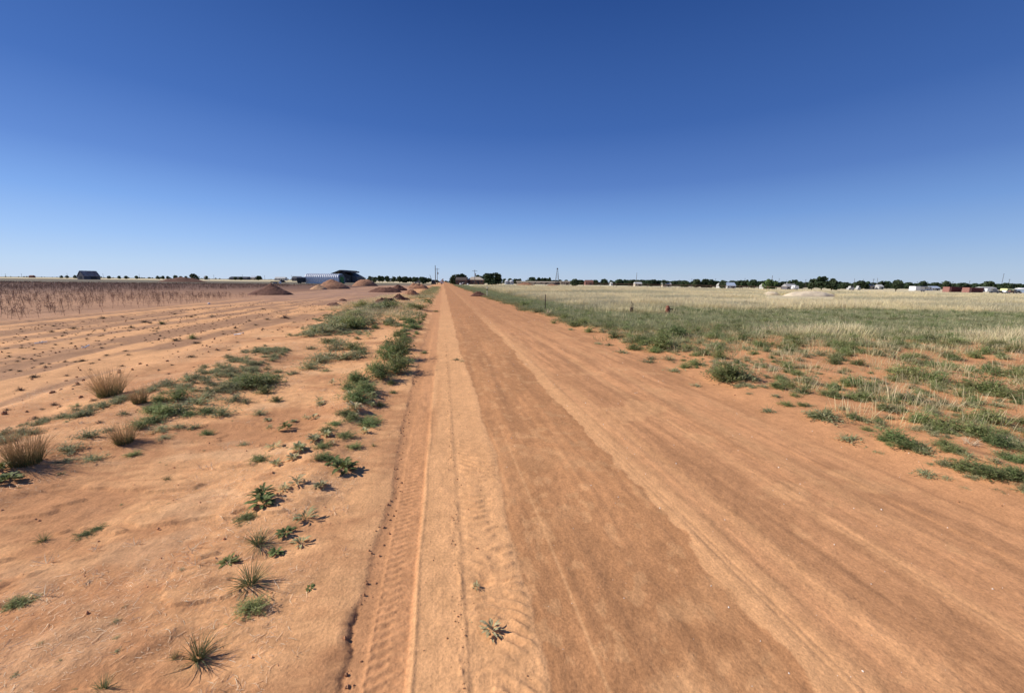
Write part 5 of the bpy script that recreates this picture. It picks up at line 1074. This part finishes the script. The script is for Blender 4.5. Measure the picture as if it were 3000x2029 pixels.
# ------------------------------------------------------------------ pipe fence
pf = thing('pipe_fence', 'long rusty pipe rail fence crossing behind the dry grass field', 'fence', (0, 0, 0))
fp = [(px, 186-.068*(px-1500)) for px in (1452, 1470, 1514, 1556, 1566, 1598, 1614, 1660, 1665, 1710, 1760, 1798, 1806, 1843, 1852, 1898, 1936, 1947, 1951, 1981, 1992, 2026, 2038, 2070, 2083, 2126, 2148, 2169, 2176, 2194, 2211, 2224, 2239, 2249, 2253, 2290, 2325)]
pp = [far(a_, b_) for a_, b_ in fp]
pm = MB().tube((0, 0, -.3), (0, 0, 1), .10, .09, 7).mesh('post', M['rustd'])
for i, (x, y, z) in enumerate(pp): q = link('post', pm, pf, (x, y, z)); q.scale = (1, 1, 1.35 if i % 3 else 1.6)
for (a_, b_) in zip(pp[:-1], pp[1:]): MB().tube((a_[0], a_[1], a_[2]+1.32), (b_[0], b_[1], b_[2]+1.32), .07, .07, 5, False).build('rail', M['rustd'], pf)
# ------------------------------------------------------------------ individual trees
GL = 'trees in the row left of the road end'
for px, py, k_ in ((1064, 812, 'bush'), (1085, 809, 'round'), (1100, 812, 'bush'), (1112, 807, 'tall'), (1121, 808, 'tall'), (1135, 808, 'round'), (1152, 810, 'round'), (1170, 809, 'round'), (1185, 811, 'round'), (1187, 810, 'bush'), (1203, 811, 'tall'), (1213, 811, 'round'), (1222, 811, 'tall'), (1234, 811, 'round'), (1256, 814, 'round')):
    tree(px, 330, py, k_, 'dark round tree in the row left of the road end', GL)
tree(1238, 225, 812, 'bush', 'dark bushy tree beside the pale pickup at the road end', wid=.9); tree(1246, 228, 812, 'round', 'dark leafy tree right of the bushy one by the pickup')
tree(1230, 232, 813, 'cone', 'narrow dark tree left of the bushes by the pickup')
tree(1338, 212, 804, 'bush', 'leafy green tree behind the left side of the brown house'); tree(1356, 214, 801, 'tall', 'taller ragged green tree above the brown house', wid=1.2); tree(1326, 216, 810, 'round', 'small pale green tree at the right road edge near the horizon')
tree(1402, 222, 806, 'round', 'tree rising behind the roof of the red-brown house'); tree(1413, 222, 808, 'round', 'small tree at the right roof end of the red-brown house')
tree(1430, 190, 799, 'tall', 'broad ragged tree left of the biggest tree at the road end', wid=1.5); tree(1455, 190, 799, 'round', 'biggest rounded dark green tree at the road end', wid=1.15); tree(1443, 188, 812, 'bush', 'low bush filling the gap between the two big road-end trees')
for px, py, k_ in ((1480, 816, 'round'), (1495, 815, 'round'), (1510, 817, 'bush'), (1522, 816, 'round'), (1556, 812, 'bush'), (1563, 812, 'round'), (1578, 812, 'tall'), (1590, 814, 'round'), (1600, 815, 'bush'), (1610, 812, 'cone'), (1640, 819, 'round'), (1660, 819, 'round'), (1700, 820, 'bush'), (1705, 820, 'round'), (1732, 819, 'cone'), (1765, 817, 'tall'), (1772, 817, 'round'), (1745, 820, 'bush'), (1790, 821, 'round'), (1810, 822, 'bush')):
    tree(px, 340, py, k_, 'dark tree in the row behind the windmill and pipe fence', 'trees behind the windmill and pipe fence')
tree(1684, 168, 817, 'bush', 'round dark bush standing right of the windmill', cat='bush', name='bush', wid=.85)
for px, py, k_, D in ((1850, 820, 'bush', 330), (1905, 821, 'bush', 330), (1945, 820, 'round', 330), (2005, 822, 'bush', 300), (2040, 818, 'bush', 280), (2066, 818, 'bush', 280), (2080, 819, 'bush', 280), (2100, 824, 'round', 280), (2165, 822, 'bush', 330), (2188, 819, 'cone', 330), (2205, 820, 'bush', 320), (2322, 820, 'bush', 290), (2340, 826, 'bush', 300), (2430, 828, 'bush', 300), (2470, 830, 'bush', 300), (2520, 823, 'bush', 300), (2540, 824, 'round', 300), (2582, 823, 'round', 340), (2598, 823, 'round', 340), (2700, 824, 'bush', 380), (2774, 824, 'bush', 400), (2895, 824, 'bush', 360), (2660, 827, 'bush', 380), (2740, 828, 'bush', 380), (2950, 829, 'bush', 380)):
    tree(px, D, py, k_, 'dark tree standing out from the tree belt on the right horizon', 'trees standing out from the right tree belt')
tree(2256, 225, 819, 'bush', 'light green round tree with a pole behind it', leaf=M['leafl'], wid=.95)
tree(2118, 205, 821, 'bush', 'dark bush left of the blue-roofed shed', name='bush', cat='bush', wid=.6)
tree(2408, 190, 808, 'tall', 'tallest dark tree on the right horizon with a visible trunk', wid=1.15); tree(2380, 200, 816, 'round', 'round dark tree left of the tallest tree', wid=.95)
tree(2438, 195, 814, 'cone', 'ragged tree right of the tallest tree with a visible trunk', wid=1.4); tree(2627, 185, 819, 'tall', 'brownish round-topped tree left of the white camper', wid=1.1)
for px, py, k_ in ((180, 807, 'bush'), (196, 807, 'bush'), (221, 806, 'bush'), (319, 808, 'bush'), (463, 808, 'bush'), (478, 808, 'bush'), (492, 809, 'bush'), (515, 807, 'bush'), (530, 809, 'bush'), (545, 809, 'bush'), (577, 807, 'bush'), (605, 808, 'round'), (690, 811, 'bush'), (706, 811, 'bush'), (757, 808, 'bush'), (762, 808, 'round'), (350, 808, 'bush'), (370, 808, 'bush'), (400, 808, 'bush')):
    tree(px, 620, py, k_, 'dark small tree on the left horizon', 'small trees on the left horizon', wid=.8)
tree(566, 600, 801, 'round', 'tallest tree on the left horizon above the far spoil bank')
# tree belts too far away to be counted
def belt(name, a_, b_, n_, D0, D1, h0, h1, lab):
    PL.setdefault('treeclump', [c_ for _, c_ in TP['bush']]); px = RNG.uniform(a_, b_, n_); D = RNG.uniform(D0, D1, n_); P = []
    for p_, d_ in zip(px, D): x, y, z = far(p_, d_); P.append((x, y, z-.3))
    P = np.array(P); scatter(name, 'treeclump', P, RNG.uniform(0, 6.28, n_), RNG.uniform(h0, h1, n_), lab)
belt('tree_belt', 1800, 3150, 620, 430, 640, 4.2, 7.2, 'dark belt of distant trees along the right horizon')
belt('thin_tree_belt', 1440, 1860, 130, 480, 640, 2.6, 5.2, 'thin dark belt of distant trees behind the windmill')
belt('far_tree_belt', 980, 1330, 70, 620, 760, 2.0, 4.6, 'low far trees behind the road end')
belt('horizon_scrub', -100, 960, 110, 1300, 1900, 2., 5., 'faint scrub along the left horizon')
for px, py, wp, lab in ((2225, 850, 0, ''),): pass
